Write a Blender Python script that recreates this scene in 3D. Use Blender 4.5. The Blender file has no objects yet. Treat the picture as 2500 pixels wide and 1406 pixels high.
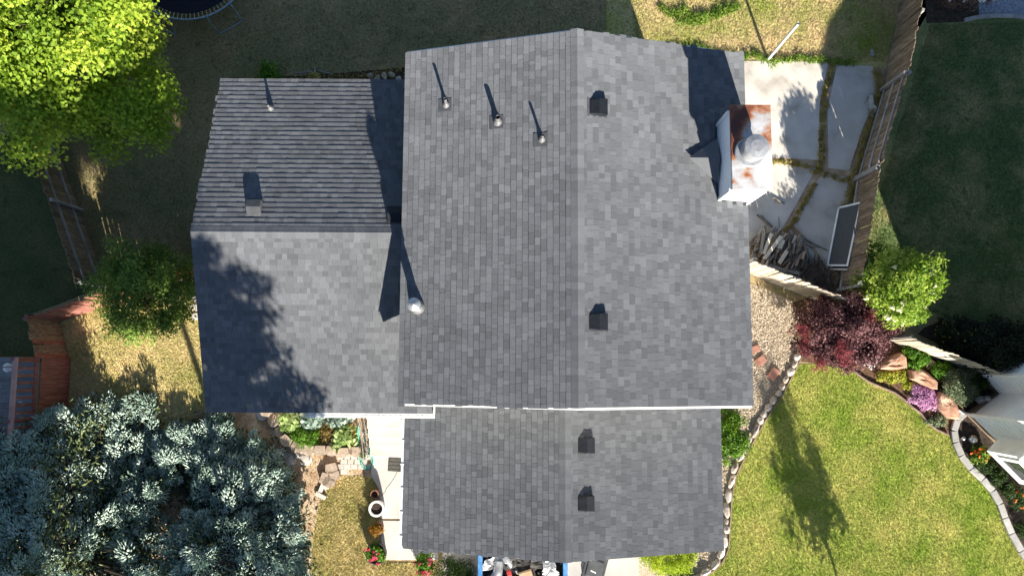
import bpy, bmesh, math, random
import numpy as np
from mathutils import Vector, Matrix, Euler, noise

random.seed(7); rng = np.random.default_rng(7)
SC = bpy.context.scene
COL = SC.collection

# ------------------------------------------------------------------ camera, sky, sun, exposure
CAM_H, FOCAL, PITCH = 22.4, 1766.0, math.radians(5.88)
cam_data = bpy.data.cameras.new('camera'); cam = bpy.data.objects.new('camera', cam_data); COL.objects.link(cam)
cam.location = (0, 0, CAM_H); cam.rotation_euler = (PITCH, 0, 0)
cam_data.sensor_width = 36; cam_data.lens = 36 * FOCAL / 2500; cam_data.clip_end = 2000
SC.camera = cam

SUN_E, SUN_X, SUN_Y = math.radians(24.6), 0.66, -2.15         # elevation and horizontal direction towards the sun
hz = math.hypot(SUN_X, SUN_Y)
to_sun = Vector((SUN_X / hz * math.cos(SUN_E), SUN_Y / hz * math.cos(SUN_E), math.sin(SUN_E)))
world = bpy.data.worlds.new('World'); SC.world = world; world.use_nodes = True
wn = world.node_tree
sky = wn.nodes.new('ShaderNodeTexSky'); sky.sky_type = 'NISHITA'; sky.sun_disc = False
sky.sun_elevation = SUN_E; sky.sun_rotation = math.atan2(SUN_X, SUN_Y); sky.altitude = 1300
sky.air_density = 1.0; sky.dust_density = 0.4; sky.ozone_density = 1.6
wn.nodes['Background'].inputs['Strength'].default_value = 0.06
wn.links.new(sky.outputs[0], wn.nodes['Background'].inputs['Color'])
sun_data = bpy.data.lights.new('sun', 'SUN'); sun = bpy.data.objects.new('sun', sun_data); COL.objects.link(sun)
sun_data.energy = 5.0; sun_data.angle = math.radians(0.55); sun_data.color = (1.0, 0.93, 0.82)
sun.rotation_euler = (-to_sun).to_track_quat('-Z', 'Y').to_euler(); sun.location = (20, -60, 40)
SC.view_settings.view_transform = 'Standard'; SC.view_settings.look = 'None'
SC.view_settings.gamma = 1; SC.view_settings.exposure = 1.57
SC.cycles.max_bounces = 6; SC.cycles.transparent_max_bounces = 8

def P(px, py, z=0.0):
    """World point at height z that the photograph shows at pixel (px, py) of 2500 x 1406."""
    a = (px - 1250) / FOCAL; b = (703 - py) / FOCAL
    c, s = math.cos(PITCH), math.sin(PITCH)
    d = Vector((a, b * c + s, b * s - c))
    return Vector((0, 0, CAM_H)) + d * ((CAM_H - z) / -d.z)

# ------------------------------------------------------------------ helpers
def lin(*c):
    return tuple(((v / 255) / 12.92 if v <= 10 else ((v / 255 + .055) / 1.055) ** 2.4) for v in c) + (1.0,)

MATS = {}
def mat(name, cols, scale=6.0, detail=5.0, rough=0.85, bump=0.0, bscale=None, attr=0.0, objr=0.0, metal=0.0,
        spec=0.25, coord='pos', stretch=None, dr=0.0, fine=0.0, fscale=60.0, distort=0.0):
    """cols: ramp stops over noise. attr/objr: brightness spread per piece (mesh attribute / per object)."""
    m = bpy.data.materials.new(name); m.use_nodes = True; MATS[name] = m
    nt = m.node_tree; N = nt.nodes; L = nt.links; bs = N['Principled BSDF']
    bs.inputs['Roughness'].default_value = rough; bs.inputs['Metallic'].default_value = metal
    bs.inputs['Specular IOR Level'].default_value = spec
    if 'Diffuse Roughness' in bs.inputs: bs.inputs['Diffuse Roughness'].default_value = dr
    if coord == 'pos': src = N.new('ShaderNodeNewGeometry').outputs['Position']
    else: src = N.new('ShaderNodeTexCoord').outputs['Object']
    if stretch:
        mp = N.new('ShaderNodeMapping'); mp.inputs['Scale'].default_value = stretch; L.new(src, mp.inputs[0]); src = mp.outputs[0]
    nz = N.new('ShaderNodeTexNoise'); nz.inputs['Scale'].default_value = scale; nz.inputs['Detail'].default_value = detail
    nz.inputs['Distortion'].default_value = distort
    if objr and coord != 'pos':
        oi0 = N.new('ShaderNodeObjectInfo'); ad = N.new('ShaderNodeVectorMath'); ad.operation = 'ADD'
        sc_ = N.new('ShaderNodeVectorMath'); sc_.operation = 'SCALE'; sc_.inputs['Scale'].default_value = 37.0
        cb = N.new('ShaderNodeCombineXYZ'); L.new(oi0.outputs['Random'], cb.inputs[0]); L.new(oi0.outputs['Random'], cb.inputs[1])
        L.new(cb.outputs[0], sc_.inputs[0]); L.new(src, ad.inputs[0]); L.new(sc_.outputs[0], ad.inputs[1]); src = ad.outputs[0]
    L.new(src, nz.inputs['Vector'])
    rp = N.new('ShaderNodeValToRGB'); el = rp.color_ramp.elements
    while len(el) < len(cols): el.new(0.5)
    for e, (p, c) in zip(el, cols): e.position = p; e.color = c if len(c) == 4 else tuple(c) + (1,)
    L.new(nz.outputs['Fac'], rp.inputs['Fac']); out = rp.outputs['Color']
    def mulval(out, val):
        hv = N.new('ShaderNodeHueSaturation'); L.new(out, hv.inputs['Color']); L.new(val, hv.inputs['Value']); return hv.outputs['Color']
    def spread(v, w):
        mr = N.new('ShaderNodeMapRange'); L.new(v, mr.inputs['Value']); mr.inputs['To Min'].default_value = 1 - w; mr.inputs['To Max'].default_value = 1 + w
        return mr.outputs['Result']
    if attr:
        at = N.new('ShaderNodeAttribute'); at.attribute_name = 'tint'; out = mulval(out, spread(at.outputs['Fac'], attr))
    if objr:
        oi = N.new('ShaderNodeObjectInfo'); out = mulval(out, spread(oi.outputs['Random'], objr))
    if fine:
        n2 = N.new('ShaderNodeTexNoise'); n2.inputs['Scale'].default_value = fscale; n2.inputs['Detail'].default_value = 3
        L.new(src, n2.inputs['Vector']); mr = N.new('ShaderNodeMapRange'); L.new(n2.outputs['Fac'], mr.inputs['Value'])
        mr.inputs['From Min'].default_value = .3; mr.inputs['From Max'].default_value = .7
        mr.inputs['To Min'].default_value = 1 - fine; mr.inputs['To Max'].default_value = 1 + fine
        out = mulval(out, mr.outputs['Result'])
    L.new(out, bs.inputs['Base Color'])
    if bump:
        nb = N.new('ShaderNodeTexNoise'); nb.inputs['Scale'].default_value = bscale or scale * 4; nb.inputs['Detail'].default_value = 4
        L.new(src, nb.inputs['Vector']); bp = N.new('ShaderNodeBump'); bp.inputs['Strength'].default_value = min(1, bump)
        bp.inputs['Distance'].default_value = 0.02 * max(1, bump); L.new(nb.outputs['Fac'], bp.inputs['Height']); L.new(bp.outputs[0], bs.inputs['Normal'])
    return m

def leafmat(name, cols, trans=0.35, rough=0.55, patch=0.0, pscale=1.0, tboost=1.3, spec=.2):
    """Foliage: ramp over each leaf's own tint, part of the light passes through the leaf."""
    m = bpy.data.materials.new(name); m.use_nodes = True; MATS[name] = m
    nt = m.node_tree; N = nt.nodes; L = nt.links; bs = N['Principled BSDF']; outp = N['Material Output']
    at = N.new('ShaderNodeAttribute'); at.attribute_name = 'tint'; fac = at.outputs['Fac']
    if patch:
        g = N.new('ShaderNodeNewGeometry'); nz = N.new('ShaderNodeTexNoise'); nz.inputs['Scale'].default_value = pscale; nz.inputs['Detail'].default_value = 4
        L.new(g.outputs['Position'], nz.inputs['Vector']); mr = N.new('ShaderNodeMapRange'); L.new(nz.outputs['Fac'], mr.inputs['Value'])
        mr.inputs['From Min'].default_value = .3; mr.inputs['From Max'].default_value = .7
        mr.inputs['To Min'].default_value = -patch; mr.inputs['To Max'].default_value = patch
        ad = N.new('ShaderNodeMath'); ad.operation = 'ADD'; ad.use_clamp = True; L.new(fac, ad.inputs[0]); L.new(mr.outputs[0], ad.inputs[1]); fac = ad.outputs[0]
    rp = N.new('ShaderNodeValToRGB'); el = rp.color_ramp.elements
    while len(el) < len(cols): el.new(0.5)
    for e, (p, c) in zip(el, cols): e.position = p; e.color = c if len(c) == 4 else tuple(c) + (1,)
    L.new(fac, rp.inputs[0]); L.new(rp.outputs[0], bs.inputs['Base Color'])
    bs.inputs['Roughness'].default_value = rough; bs.inputs['Specular IOR Level'].default_value = spec
    tr = N.new('ShaderNodeBsdfTranslucent'); hv = N.new('ShaderNodeHueSaturation'); hv.inputs['Value'].default_value = tboost
    L.new(rp.outputs[0], hv.inputs['Color']); L.new(hv.outputs[0], tr.inputs['Color'])
    mx = N.new('ShaderNodeMixShader'); mx.inputs[0].default_value = trans
    L.new(bs.outputs[0], mx.inputs[1]); L.new(tr.outputs[0], mx.inputs[2]); L.new(mx.outputs[0], outp.inputs['Surface'])
    return m

def lawnmat(name, green, dry, dark, bias=0.5, patch=0.35, pscale=0.7, trans=0.0):
    """Grass: two-colour patches in world position; blades add their own tint."""
    m = bpy.data.materials.new(name); m.use_nodes = True; MATS[name] = m
    nt = m.node_tree; N = nt.nodes; L = nt.links; bs = N['Principled BSDF']
    bs.inputs['Roughness'].default_value = .8; bs.inputs['Specular IOR Level'].default_value = .12
    g = N.new('ShaderNodeNewGeometry')
    def nz(s, d):
        n = N.new('ShaderNodeTexNoise'); n.inputs['Scale'].default_value = s; n.inputs['Detail'].default_value = d; n.inputs['Roughness'].default_value = .62
        L.new(g.outputs['Position'], n.inputs['Vector']); return n.outputs['Fac']
    mr = N.new('ShaderNodeMapRange'); L.new(nz(pscale, 8), mr.inputs['Value'])
    mr.inputs['From Min'].default_value = bias - patch * .5; mr.inputs['From Max'].default_value = bias + patch * .5
    mx = N.new('ShaderNodeMix'); mx.data_type = 'RGBA'; L.new(mr.outputs[0], mx.inputs[0]); mx.inputs[6].default_value = green; mx.inputs[7].default_value = dry
    at = N.new('ShaderNodeAttribute'); at.attribute_name = 'tint'
    m2 = N.new('ShaderNodeMapRange'); L.new(nz(13, 5), m2.inputs['Value']); m2.inputs['From Min'].default_value = .36; m2.inputs['From Max'].default_value = .62
    m2.inputs['To Min'].default_value = .72; m2.inputs['To Max'].default_value = 1.13
    m3 = N.new('ShaderNodeMapRange'); L.new(at.outputs['Fac'], m3.inputs['Value']); m3.inputs['To Min'].default_value = .8; m3.inputs['To Max'].default_value = 1.5
    mu = N.new('ShaderNodeMath'); mu.operation = 'MULTIPLY'; L.new(m2.outputs[0], mu.inputs[0]); L.new(m3.outputs[0], mu.inputs[1])
    mk = N.new('ShaderNodeMapRange'); L.new(nz(2.3, 6), mk.inputs['Value']); mk.inputs['From Min'].default_value = .58; mk.inputs['From Max'].default_value = .74
    mz = N.new('ShaderNodeMix'); mz.data_type = 'RGBA'; L.new(mk.outputs[0], mz.inputs[0]); L.new(mx.outputs[2], mz.inputs[6]); mz.inputs[7].default_value = dark
    hv = N.new('ShaderNodeHueSaturation'); L.new(mz.outputs[2], hv.inputs['Color']); L.new(mu.outputs[0], hv.inputs['Value'])
    L.new(hv.outputs[0], bs.inputs['Base Color'])
    nb = N.new('ShaderNodeTexNoise'); nb.inputs['Scale'].default_value = 45; nb.inputs['Detail'].default_value = 4; L.new(g.outputs['Position'], nb.inputs['Vector'])
    bp = N.new('ShaderNodeBump'); bp.inputs['Strength'].default_value = .9; bp.inputs['Distance'].default_value = .03
    L.new(nb.outputs['Fac'], bp.inputs['Height']); L.new(bp.outputs[0], bs.inputs['Normal'])
    return m

BASE = {}
def base_of(p):
    return BASE.get(p.name, Vector((0, 0, 0))) if p else Vector((0, 0, 0))

def tag(o, label=None, cat=None, group=None, kind=None):
    if label: o['label'] = label
    if cat: o['category'] = cat
    if group: o['group'] = group
    if kind: o['kind'] = kind
    return o

def empty(name, loc, label, cat, group=None, rz=0.0):
    o = bpy.data.objects.new(name, None); COL.objects.link(o); o.location = loc; o.rotation_euler.z = rz
    o.empty_display_size = .1
    BASE[o.name] = Vector(loc); return tag(o, label, cat, group)

def link(name, me, parent=None, m=None):
    o = bpy.data.objects.new(name, me); COL.objects.link(o)
    if parent: o.parent = parent; BASE[o.name] = base_of(parent).copy()
    if m and not me.materials: me.materials.append(MATS[m] if isinstance(m, str) else m)
    return o

def inst(name, me, parent, loc, rot=(0, 0, 0), scale=(1, 1, 1)):
    """A piece that shares mesh data; loc in world space."""
    o = bpy.data.objects.new(name, me); COL.objects.link(o)
    if parent: o.parent = parent
    o.location = Vector(loc) - base_of(parent); o.rotation_euler = rot; o.scale = scale
    return o

class MB:
    """Collects vertices and faces for ONE mesh object."""
    def __init__(s): s.v = []; s.f = []; s.t = []
    def add(s, vs, fs, tint=.5):
        k = len(s.v); s.v += [Vector(q) for q in vs]; s.f += [[i + k for i in f] for f in fs]; s.t += [tint] * len(fs); return s
    def box(s, c, size, rz=0.0, rot=None, tint=.5, taper=1.0):
        R = (Euler(rot).to_matrix() if rot else Matrix.Rotation(rz, 3, 'Z')); c = Vector(c); x, y, z = [q / 2 for q in size]
        vs = [c + R @ Vector((i * x * (taper if k > 0 else 1), j * y * (taper if k > 0 else 1), k * z)) for k in (-1, 1) for j in (-1, 1) for i in (-1, 1)]
        return s.add(vs, [(0, 2, 3, 1), (4, 5, 7, 6), (0, 1, 5, 4), (2, 6, 7, 3), (0, 4, 6, 2), (1, 3, 7, 5)], tint)
    def bar(s, a, b, w, h, up=Vector((0, 0, 1)), tint=.5):
        a, b = Vector(a), Vector(b); d = (b - a).normalized(); side = d.cross(up)
        if side.length < 1e-4: side = d.cross(Vector((1, 0, 0)))
        side.normalize(); u = side.cross(d)
        vs = [p + side * (i * w / 2) + u * (j * h / 2) for p in (a, b) for j in (-1, 1) for i in (-1, 1)]
        return s.add(vs, [(0, 1, 3, 2), (4, 6, 7, 5), (0, 4, 5, 1), (2, 3, 7, 6), (0, 2, 6, 4), (1, 5, 7, 3)], tint)
    def prism(s, pts, z0, z1, tint=.5, bottom=True):
        n = len(pts); vs = [(p[0], p[1], z0) for p in pts] + [(p[0], p[1], z1) for p in pts]
        fs = [list(range(n, 2 * n))] + [(i, (i + 1) % n, n + (i + 1) % n, n + i) for i in range(n)]
        if bottom: fs.append(list(range(n - 1, -1, -1)))
        return s.add(vs, fs, tint)
    def sheet(s, pts, z, tint=.5):
        return s.add([(p[0], p[1], z) for p in pts], [list(range(len(pts)))], tint)
    def tube(s, pts, rad, n=8, tint=.5, cap=True):
        pts = [Vector(p) for p in pts]; k = len(pts)
        if not hasattr(rad, '__len__'): rad = [rad] * k
        vs = []; pu = None
        for i, p in enumerate(pts):
            d = (pts[min(i + 1, k - 1)] - pts[max(i - 1, 0)]).normalized()
            ref = pu if pu is not None else (Vector((0, 0, 1)) if abs(d.z) < .9 else Vector((1, 0, 0)))
            sd = d.cross(ref)
            if sd.length < 1e-4: sd = d.cross(Vector((0, 1, 0)))
            sd.normalize(); u = sd.cross(d); pu = u
            vs += [p + (sd * math.cos(2 * math.pi * j / n) + u * math.sin(2 * math.pi * j / n)) * rad[i] for j in range(n)]
        fs = [(i * n + j, i * n + (j + 1) % n, (i + 1) * n + (j + 1) % n, (i + 1) * n + j) for i in range(k - 1) for j in range(n)]
        if cap: fs += [list(range(n - 1, -1, -1)), [(k - 1) * n + j for j in range(n)]]
        return s.add(vs, fs, tint)
    def lathe(s, c, prof, n=24, tint=.5):
        c = Vector(c); k = len(prof)
        vs = [c + Vector((r * math.cos(2 * math.pi * j / n), r * math.sin(2 * math.pi * j / n), z)) for r, z in prof for j in range(n)]
        fs = [(i * n + j, i * n + (j + 1) % n, (i + 1) * n + (j + 1) % n, (i + 1) * n + j) for i in range(k - 1) for j in range(n)]
        fs.append([(k - 1) * n + j for j in range(n)]); return s.add(vs, fs, tint)
    def blob(s, c, r, sub=2, amp=.15, freq=1.5, seed=0, rz=0.0, flat=None, tint=.5):
        bm = bmesh.new(); bmesh.ops.create_icosphere(bm, subdivisions=sub, radius=1); c = Vector(c); R = Matrix.Rotation(rz, 3, 'Z')
        vs = []
        for v in bm.verts:
            q = v.co.copy(); q *= 1 + amp * noise.noise(q * freq + Vector((seed * 7.3, seed * 3.1, 0)))
            if flat is not None and q.z < -flat: q.z = -flat
            vs.append(c + R @ Vector((q.x * r[0], q.y * r[1], q.z * r[2])))
        fs = [[v.index for v in f.verts] for f in bm.faces]; bm.free(); return s.add(vs, fs, tint)
    def mesh(s, name, m=None, org=Vector((0, 0, 0)), smooth=False):
        me = bpy.data.meshes.new(name); me.from_pydata([tuple(v - org) for v in s.v], [], s.f); me.update()
        at = me.attributes.new('tint', 'FLOAT', 'FACE'); at.data.foreach_set('value', s.t)
        if smooth: me.polygons.foreach_set('use_smooth', [True] * len(me.polygons))
        if m: me.materials.append(MATS[m])
        return me
    def build(s, name, m, parent=None, smooth=False, bevel=0.0, seg=2, org=None):
        b = base_of(parent) if parent else (Vector(org) if org is not None else Vector((0, 0, 0)))
        o = link(name, s.mesh(name, m, b, smooth), parent)
        if not parent:
            o.location = b; BASE[o.name] = b.copy()
        if bevel:
            bv = o.modifiers.new('bevel', 'BEVEL'); bv.width = bevel; bv.segments = seg; bv.limit_method = 'ANGLE'; bv.angle_limit = math.radians(40)
        return o

def fast_mesh(name, V, nper, tint, m):
    """V: (n, nper, 3) array of separate polygons with nper corners."""
    n = len(V); me = bpy.data.meshes.new(name); me.vertices.add(n * nper); me.vertices.foreach_set('co', V.reshape(-1).astype(np.float32))
    me.loops.add(n * nper); me.loops.foreach_set('vertex_index', np.arange(n * nper, dtype=np.int32))
    me.polygons.add(n); me.polygons.foreach_set('loop_start', np.arange(0, n * nper, nper, dtype=np.int32))
    me.update(calc_edges=True)
    at = me.attributes.new('tint', 'FLOAT', 'FACE'); at.data.foreach_set('value', np.asarray(tint, np.float32))
    me.materials.append(MATS[m]); return me

def unit(a): return a / (np.linalg.norm(a, axis=1, keepdims=True) + 1e-9)

def leaves(cs, nrm, L, W, spread_=.6, fwd=None):
    """Diamond leaves (two folded triangles = one quad) at cs, roughly facing nrm. Returns (n,4,3)."""
    n = len(cs); nr = unit(nrm + rng.normal(0, spread_, (n, 3)))
    t = rng.normal(0, 1, (n, 3)) if fwd is None else fwd + rng.normal(0, .35, (n, 3))
    t = unit(t - nr * np.sum(t * nr, 1, keepdims=True)); b = np.cross(nr, t)
    L = np.broadcast_to(L, n)[:, None] * rng.uniform(.7, 1.25, (n, 1)); W = np.broadcast_to(W, n)[:, None] * rng.uniform(.8, 1.2, (n, 1))
    fold = nr * W * .18
    return np.stack([cs - t * L * .45, cs + b * W * .5 + fold, cs + t * L * .55 - nr * L * .12, cs - b * W * .5 + fold], 1)

def clusters(centers, rad, per, L, W, up=.6, spread_=.5, tint0=None, tj=.16, axis=None):
    """Leaf clumps: each centre gets `per` leaves in a flattened ball. axis = (n,3) outward directions."""
    C = np.asarray(centers, float); n = len(C); rad = np.broadcast_to(np.asarray(rad, float), (n, 3)) if np.ndim(rad) else np.full((n, 3), rad)
    idx = np.repeat(np.arange(n), per); q = rng.normal(0, .5, (len(idx), 3)); q = q / np.maximum(1, np.linalg.norm(q, axis=1, keepdims=True) / 1.1)
    pos = C[idx] + q * rad[idx]; out = q.copy(); out[:, 2] += up
    if axis is not None: out = out + axis[idx] * .7
    t0 = rng.uniform(.2, .8, n) if tint0 is None else np.asarray(tint0)
    return leaves(pos, unit(out), L, W, spread_), np.clip(t0[idx] + rng.normal(0, tj, len(idx)), 0, 1), pos

def in_poly(x, y, poly):
    ins = np.zeros(len(x), bool); n = len(poly)
    for i in range(n):
        x0, y0 = poly[i]; x1, y1 = poly[(i + 1) % n]
        c = ((y0 > y) != (y1 > y)); xi = (x1 - x0) * (y - y0) / ((y1 - y0) if y1 != y0 else 1e-9) + x0
        ins ^= c & (x < xi)
    return ins

def sample_px(poly, n):
    xs = [p[0] for p in poly]; ys = [p[1] for p in poly]; out = np.zeros((0, 2))
    while len(out) < n:
        x = rng.uniform(min(xs), max(xs), n * 2); y = rng.uniform(min(ys), max(ys), n * 2)
        k = in_poly(x, y, poly); out = np.concatenate([out, np.stack([x[k], y[k]], 1)])
    return out[:n]

def Pn(px, z):
    """Vectorised P: (n,2) pixels and heights to world points."""
    a = (px[:, 0] - 1250) / FOCAL; b = (703 - px[:, 1]) / FOCAL; c, s = math.cos(PITCH), math.sin(PITCH)
    dy = b * c + s; dz = b * s - c; t = (CAM_H - z) / -dz
    return np.stack([a * t, dy * t, np.broadcast_to(z, a.shape) * 1.0], 1)

def grass(name, poly, n, m, h=.06, w=.012, label=None, lean=.5, holes=(), z=0.0, cat='grass'):
    px = sample_px(poly, n)
    for hp in holes: px = px[~in_poly(px[:, 0], px[:, 1], hp)]
    p = Pn(px, z); k = len(p); ang = rng.uniform(0, 2 * math.pi, k)
    hh = h * rng.uniform(.5, 1.4, k); ww = w * rng.uniform(.6, 1.4, k)
    d = np.stack([np.cos(ang), np.sin(ang), np.zeros(k)], 1); ln = rng.uniform(.4, 2.6, k)[:, None] * lean
    la = rng.uniform(0, 2 * math.pi, k); tip = np.stack([np.cos(la), np.sin(la), np.zeros(k)], 1) * hh[:, None] * ln
    tip[:, 2] = hh; V = np.stack([p - d * ww[:, None], p + d * ww[:, None], p + tip], 1)
    o = link(name, fast_mesh(name, V, 3, rng.uniform(0, 1, k), m)); return tag(o, label, cat, kind='stuff')
# ------------------------------------------------------------------ materials
mat('shingle', [(.3, (.142, .149, .16)), (.7, (.166, .173, .184))], scale=.9, detail=6, rough=.95, attr=.23, fine=.15, fscale=55, bump=.5, bscale=160, spec=.1, dr=1.0)
mat('roof_deck', [(.3, (.05, .05, .055)), (.7, (.07, .07, .075))], rough=.95)
mat('white_trim', [(.3, (.72, .72, .70)), (.7, (.82, .82, .80))], scale=3, rough=.5)
mat('siding', [(.3, (.55, .53, .48)), (.7, (.62, .6, .55))], scale=2, rough=.7)
mat('white_siding', [(.3, (.74, .76, .78)), (.7, (.84, .85, .86))], scale=2, rough=.6, fine=.05, fscale=12)
mat('foundation', [(.3, (.24, .17, .11)), (.7, (.33, .25, .17))], scale=5, rough=.9, bump=.3)
mat('vent_black', [(.3, (.009, .0105, .014)), (.7, (.015, .017, .021))], scale=9, rough=.5)
mat('galvanised', [(.3, (.26, .27, .28)), (.7, (.4, .41, .42))], scale=14, rough=.42, metal=.6)
mat('pipe_metal', [(.3, (.16, .16, .165)), (.7, (.27, .27, .275))], scale=20, rough=.5, metal=.5)
mat('pipe_dark', [(.3, (.1, .1, .105)), (.7, (.17, .17, .175))], scale=20, rough=.55)
mat('flashing_grey', [(.3, (.055, .058, .064)), (.7, (.08, .084, .09))], scale=9, rough=.8)
mat('flue_white', [(.3, (.24, .25, .265)), (.7, (.36, .37, .385))], scale=12, rough=.4, metal=.3)
mat('dark_hole', [(0, (.004, .004, .004)), (1, (.008, .008, .008))])
mat('rust_shade_cap', [(.33, lin(92, 54, 42)), (.44, lin(132, 78, 54)), (.5, lin(168, 118, 88)), (.565, (.42, .39, .37)), (.66, (.55, .55, .56))], scale=2.2, detail=6, rough=.42, metal=.15, spec=.5, distort=.2)
def shift_noise(m, axis_w):
    '''Rust plus painted flue shade: browner towards one end and corner of the cap.'''
    nt = MATS[m].node_tree; N = nt.nodes; L = nt.links
    ramp = next(n for n in N if n.type == 'VALTORGB'); nz = next(n for n in N if n.type == 'TEX_NOISE')
    sx = N.new('ShaderNodeSeparateXYZ'); L.new(N.new('ShaderNodeNewGeometry').outputs['Position'], sx.inputs[0]); val = nz.outputs['Fac']
    for ax, mid, w in axis_w:
        s = N.new('ShaderNodeMath'); s.operation = 'SUBTRACT'; L.new(sx.outputs[ax], s.inputs[0]); s.inputs[1].default_value = mid
        k = N.new('ShaderNodeMath'); k.operation = 'MULTIPLY_ADD'; L.new(s.outputs[0], k.inputs[0]); k.inputs[1].default_value = w; L.new(val, k.inputs[2]); val = k.outputs[0]
    L.new(val, ramp.inputs['Fac'])
shift_noise('rust_shade_cap', [('Y', 4.95, -.15), ('X', 5.2, .22)])  # far end browned for rust and for the shadow beside the flue
mat('glass', [(.3, (.02, .025, .03)), (.7, (.035, .04, .045))], rough=.06, spec=.6)
mat('concrete', [(.3, (.43, .41, .375)), (.7, (.55, .53, .49))], scale=1.6, detail=8, rough=.9, fine=.07, fscale=70, bump=.2, bscale=120)
mat('patio_concrete', [(.3, (.36, .325, .275)), (.45, (.5, .465, .41)), (.7, (.6, .565, .51))], scale=1.4, detail=10, rough=.92, fine=.12, fscale=60, bump=.25, bscale=110)
mat('drive_concrete', [(.3, (.36, .34, .31)), (.7, (.46, .44, .4))], scale=1.2, detail=8, rough=.9, fine=.08)
mat('curb_concrete', [(.3, (.27, .26, .25)), (.7, (.38, .37, .35))], scale=3, detail=8, rough=.9, bump=.3, objr=.12, coord='obj')
mat('gravel', [(.3, (.28, .21, .145)), (.5, (.47, .385, .275)), (.72, (.62, .53, .41))], scale=26, detail=8, rough=.95, bump=1.0, bscale=60, fine=.35, fscale=70)
mat('blue_gravel', [(.3, (.1, .12, .15)), (.5, (.22, .25, .3)), (.72, (.4, .43, .48))], scale=30, detail=8, rough=.95, bump=1.0, bscale=60, fine=.35, fscale=60)
mat('dirt', [(.3, (.27, .17, .105)), (.5, (.44, .32, .21)), (.7, (.6, .48, .35))], scale=2.2, detail=10, rough=1, bump=1.0, bscale=30, fine=.3, fscale=45)
mat('soil', [(.3, (.022, .016, .013)), (.6, (.06, .045, .035)), (.75, (.11, .085, .065))], scale=9, detail=9, rough=1, bump=1.0, bscale=35, fine=.3, fscale=60)
mat('barkmulch', [(.3, (.07, .035, .02)), (.6, (.15, .09, .055)), (.75, (.22, .15, .1))], scale=16, detail=9, rough=1, bump=1.0, bscale=45, fine=.35, fscale=60)
lawnmat('lawn_dry', lin(150, 160, 74), lin(208, 186, 140), lin(140, 124, 82), bias=.49, patch=.3, pscale=.55)
lawnmat('lawn_gold', lin(164, 160, 94), lin(214, 196, 144), lin(158, 142, 92), bias=.46, patch=.3, pscale=.8)
lawnmat('lawn_front', lin(136, 155, 60), lin(192, 184, 108), lin(120, 139, 54), bias=.54, patch=.34, pscale=.75)
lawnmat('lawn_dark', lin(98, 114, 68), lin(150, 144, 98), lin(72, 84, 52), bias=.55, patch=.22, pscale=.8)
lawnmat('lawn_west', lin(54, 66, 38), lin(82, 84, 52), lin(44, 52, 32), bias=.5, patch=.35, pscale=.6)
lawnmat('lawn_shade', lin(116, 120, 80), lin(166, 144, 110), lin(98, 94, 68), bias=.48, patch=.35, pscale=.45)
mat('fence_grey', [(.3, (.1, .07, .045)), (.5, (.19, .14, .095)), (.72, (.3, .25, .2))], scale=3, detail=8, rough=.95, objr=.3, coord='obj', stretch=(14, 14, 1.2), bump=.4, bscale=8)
mat('fence_sunlit', [(.3, (.3, .24, .17)), (.55, (.46, .4, .31)), (.75, (.6, .55, .46))], scale=3, detail=8, rough=.95, objr=.28, coord='obj', stretch=(14, 14, 1.2), bump=.4, bscale=8)  # paler copy of the fence boards, sunlight put into the colour
mat('rail_grey', [(.3, (.2, .19, .18)), (.7, (.34, .33, .32))], scale=3, detail=8, rough=.95, objr=.15, coord='obj', bump=.3)
mat('red_stain', [(.3, (.18, .07, .052)), (.55, (.28, .115, .088)), (.75, (.4, .2, .16))], scale=2.5, detail=8, rough=.75, objr=.12, coord='obj', stretch=(8, 8, 1.2))
mat('pink_rail', [(.3, (.42, .2, .15)), (.7, (.56, .33, .26))], scale=3, detail=8, rough=.75)
mat('worn_boards', [(.3, (.11, .065, .042)), (.48, (.21, .15, .095)), (.68, (.34, .27, .18))], scale=4, detail=9, rough=.9, objr=.22, coord='obj', stretch=(10, 10, 1.5))
mat('deck_grey', [(.3, (.14, .14, .15)), (.7, (.26, .26, .27))], scale=3, detail=8, rough=.95, objr=.2, coord='obj', stretch=(1.2, 14, 14), bump=.3)
mat('bark', [(.3, (.05, .035, .025)), (.7, (.15, .11, .08))], scale=8, detail=8, rough=.95, bump=.8)
mat('bark_dark', [(.3, (.025, .02, .016)), (.7, (.07, .055, .04))], scale=8, detail=8, rough=.95)
mat('bark_grey', [(.3, (.1, .085, .07)), (.7, (.26, .23, .2))], scale=8, detail=8, rough=.95, bump=.8)
mat('firewood', [(.3, (.12, .085, .06)), (.5, (.24, .19, .145)), (.72, (.38, .32, .26))], scale=4, detail=8, rough=.95, objr=.45, coord='obj', stretch=(12, 12, 1.5), bump=.4)
mat('plank', [(.3, (.26, .23, .2)), (.7, (.42, .38, .33))], scale=3, detail=8, rough=.9, objr=.3, coord='obj', stretch=(12, 12, 1.2))
mat('pale_sunlit_plank', [(.3, (.56, .48, .36)), (.7, (.74, .68, .56))], scale=3, detail=8, rough=.85, objr=.15, coord='obj', stretch=(12, 12, 1.2))  # pale wood, lightened further: sunlight put into the colour
mat('brick_red', [(.3, (.22, .08, .05)), (.7, (.34, .14, .09))], scale=8, rough=.95)
mat('stone_white', [(.3, (.3, .24, .19)), (.55, (.46, .41, .35)), (.75, (.6, .57, .52))], scale=4, detail=9, rough=.95, objr=.22, coord='obj', bump=.7, bscale=12)
mat('edging_wood', [(.3, (.16, .11, .08)), (.7, (.3, .22, .16))], scale=5, detail=7, rough=.9)
mat('sandstone', [(.3, (.28, .14, .085)), (.55, (.43, .25, .17)), (.75, (.54, .37, .27))], scale=2.2, detail=9, rough=.95, objr=.08, coord='obj', bump=.8, bscale=7)
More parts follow.
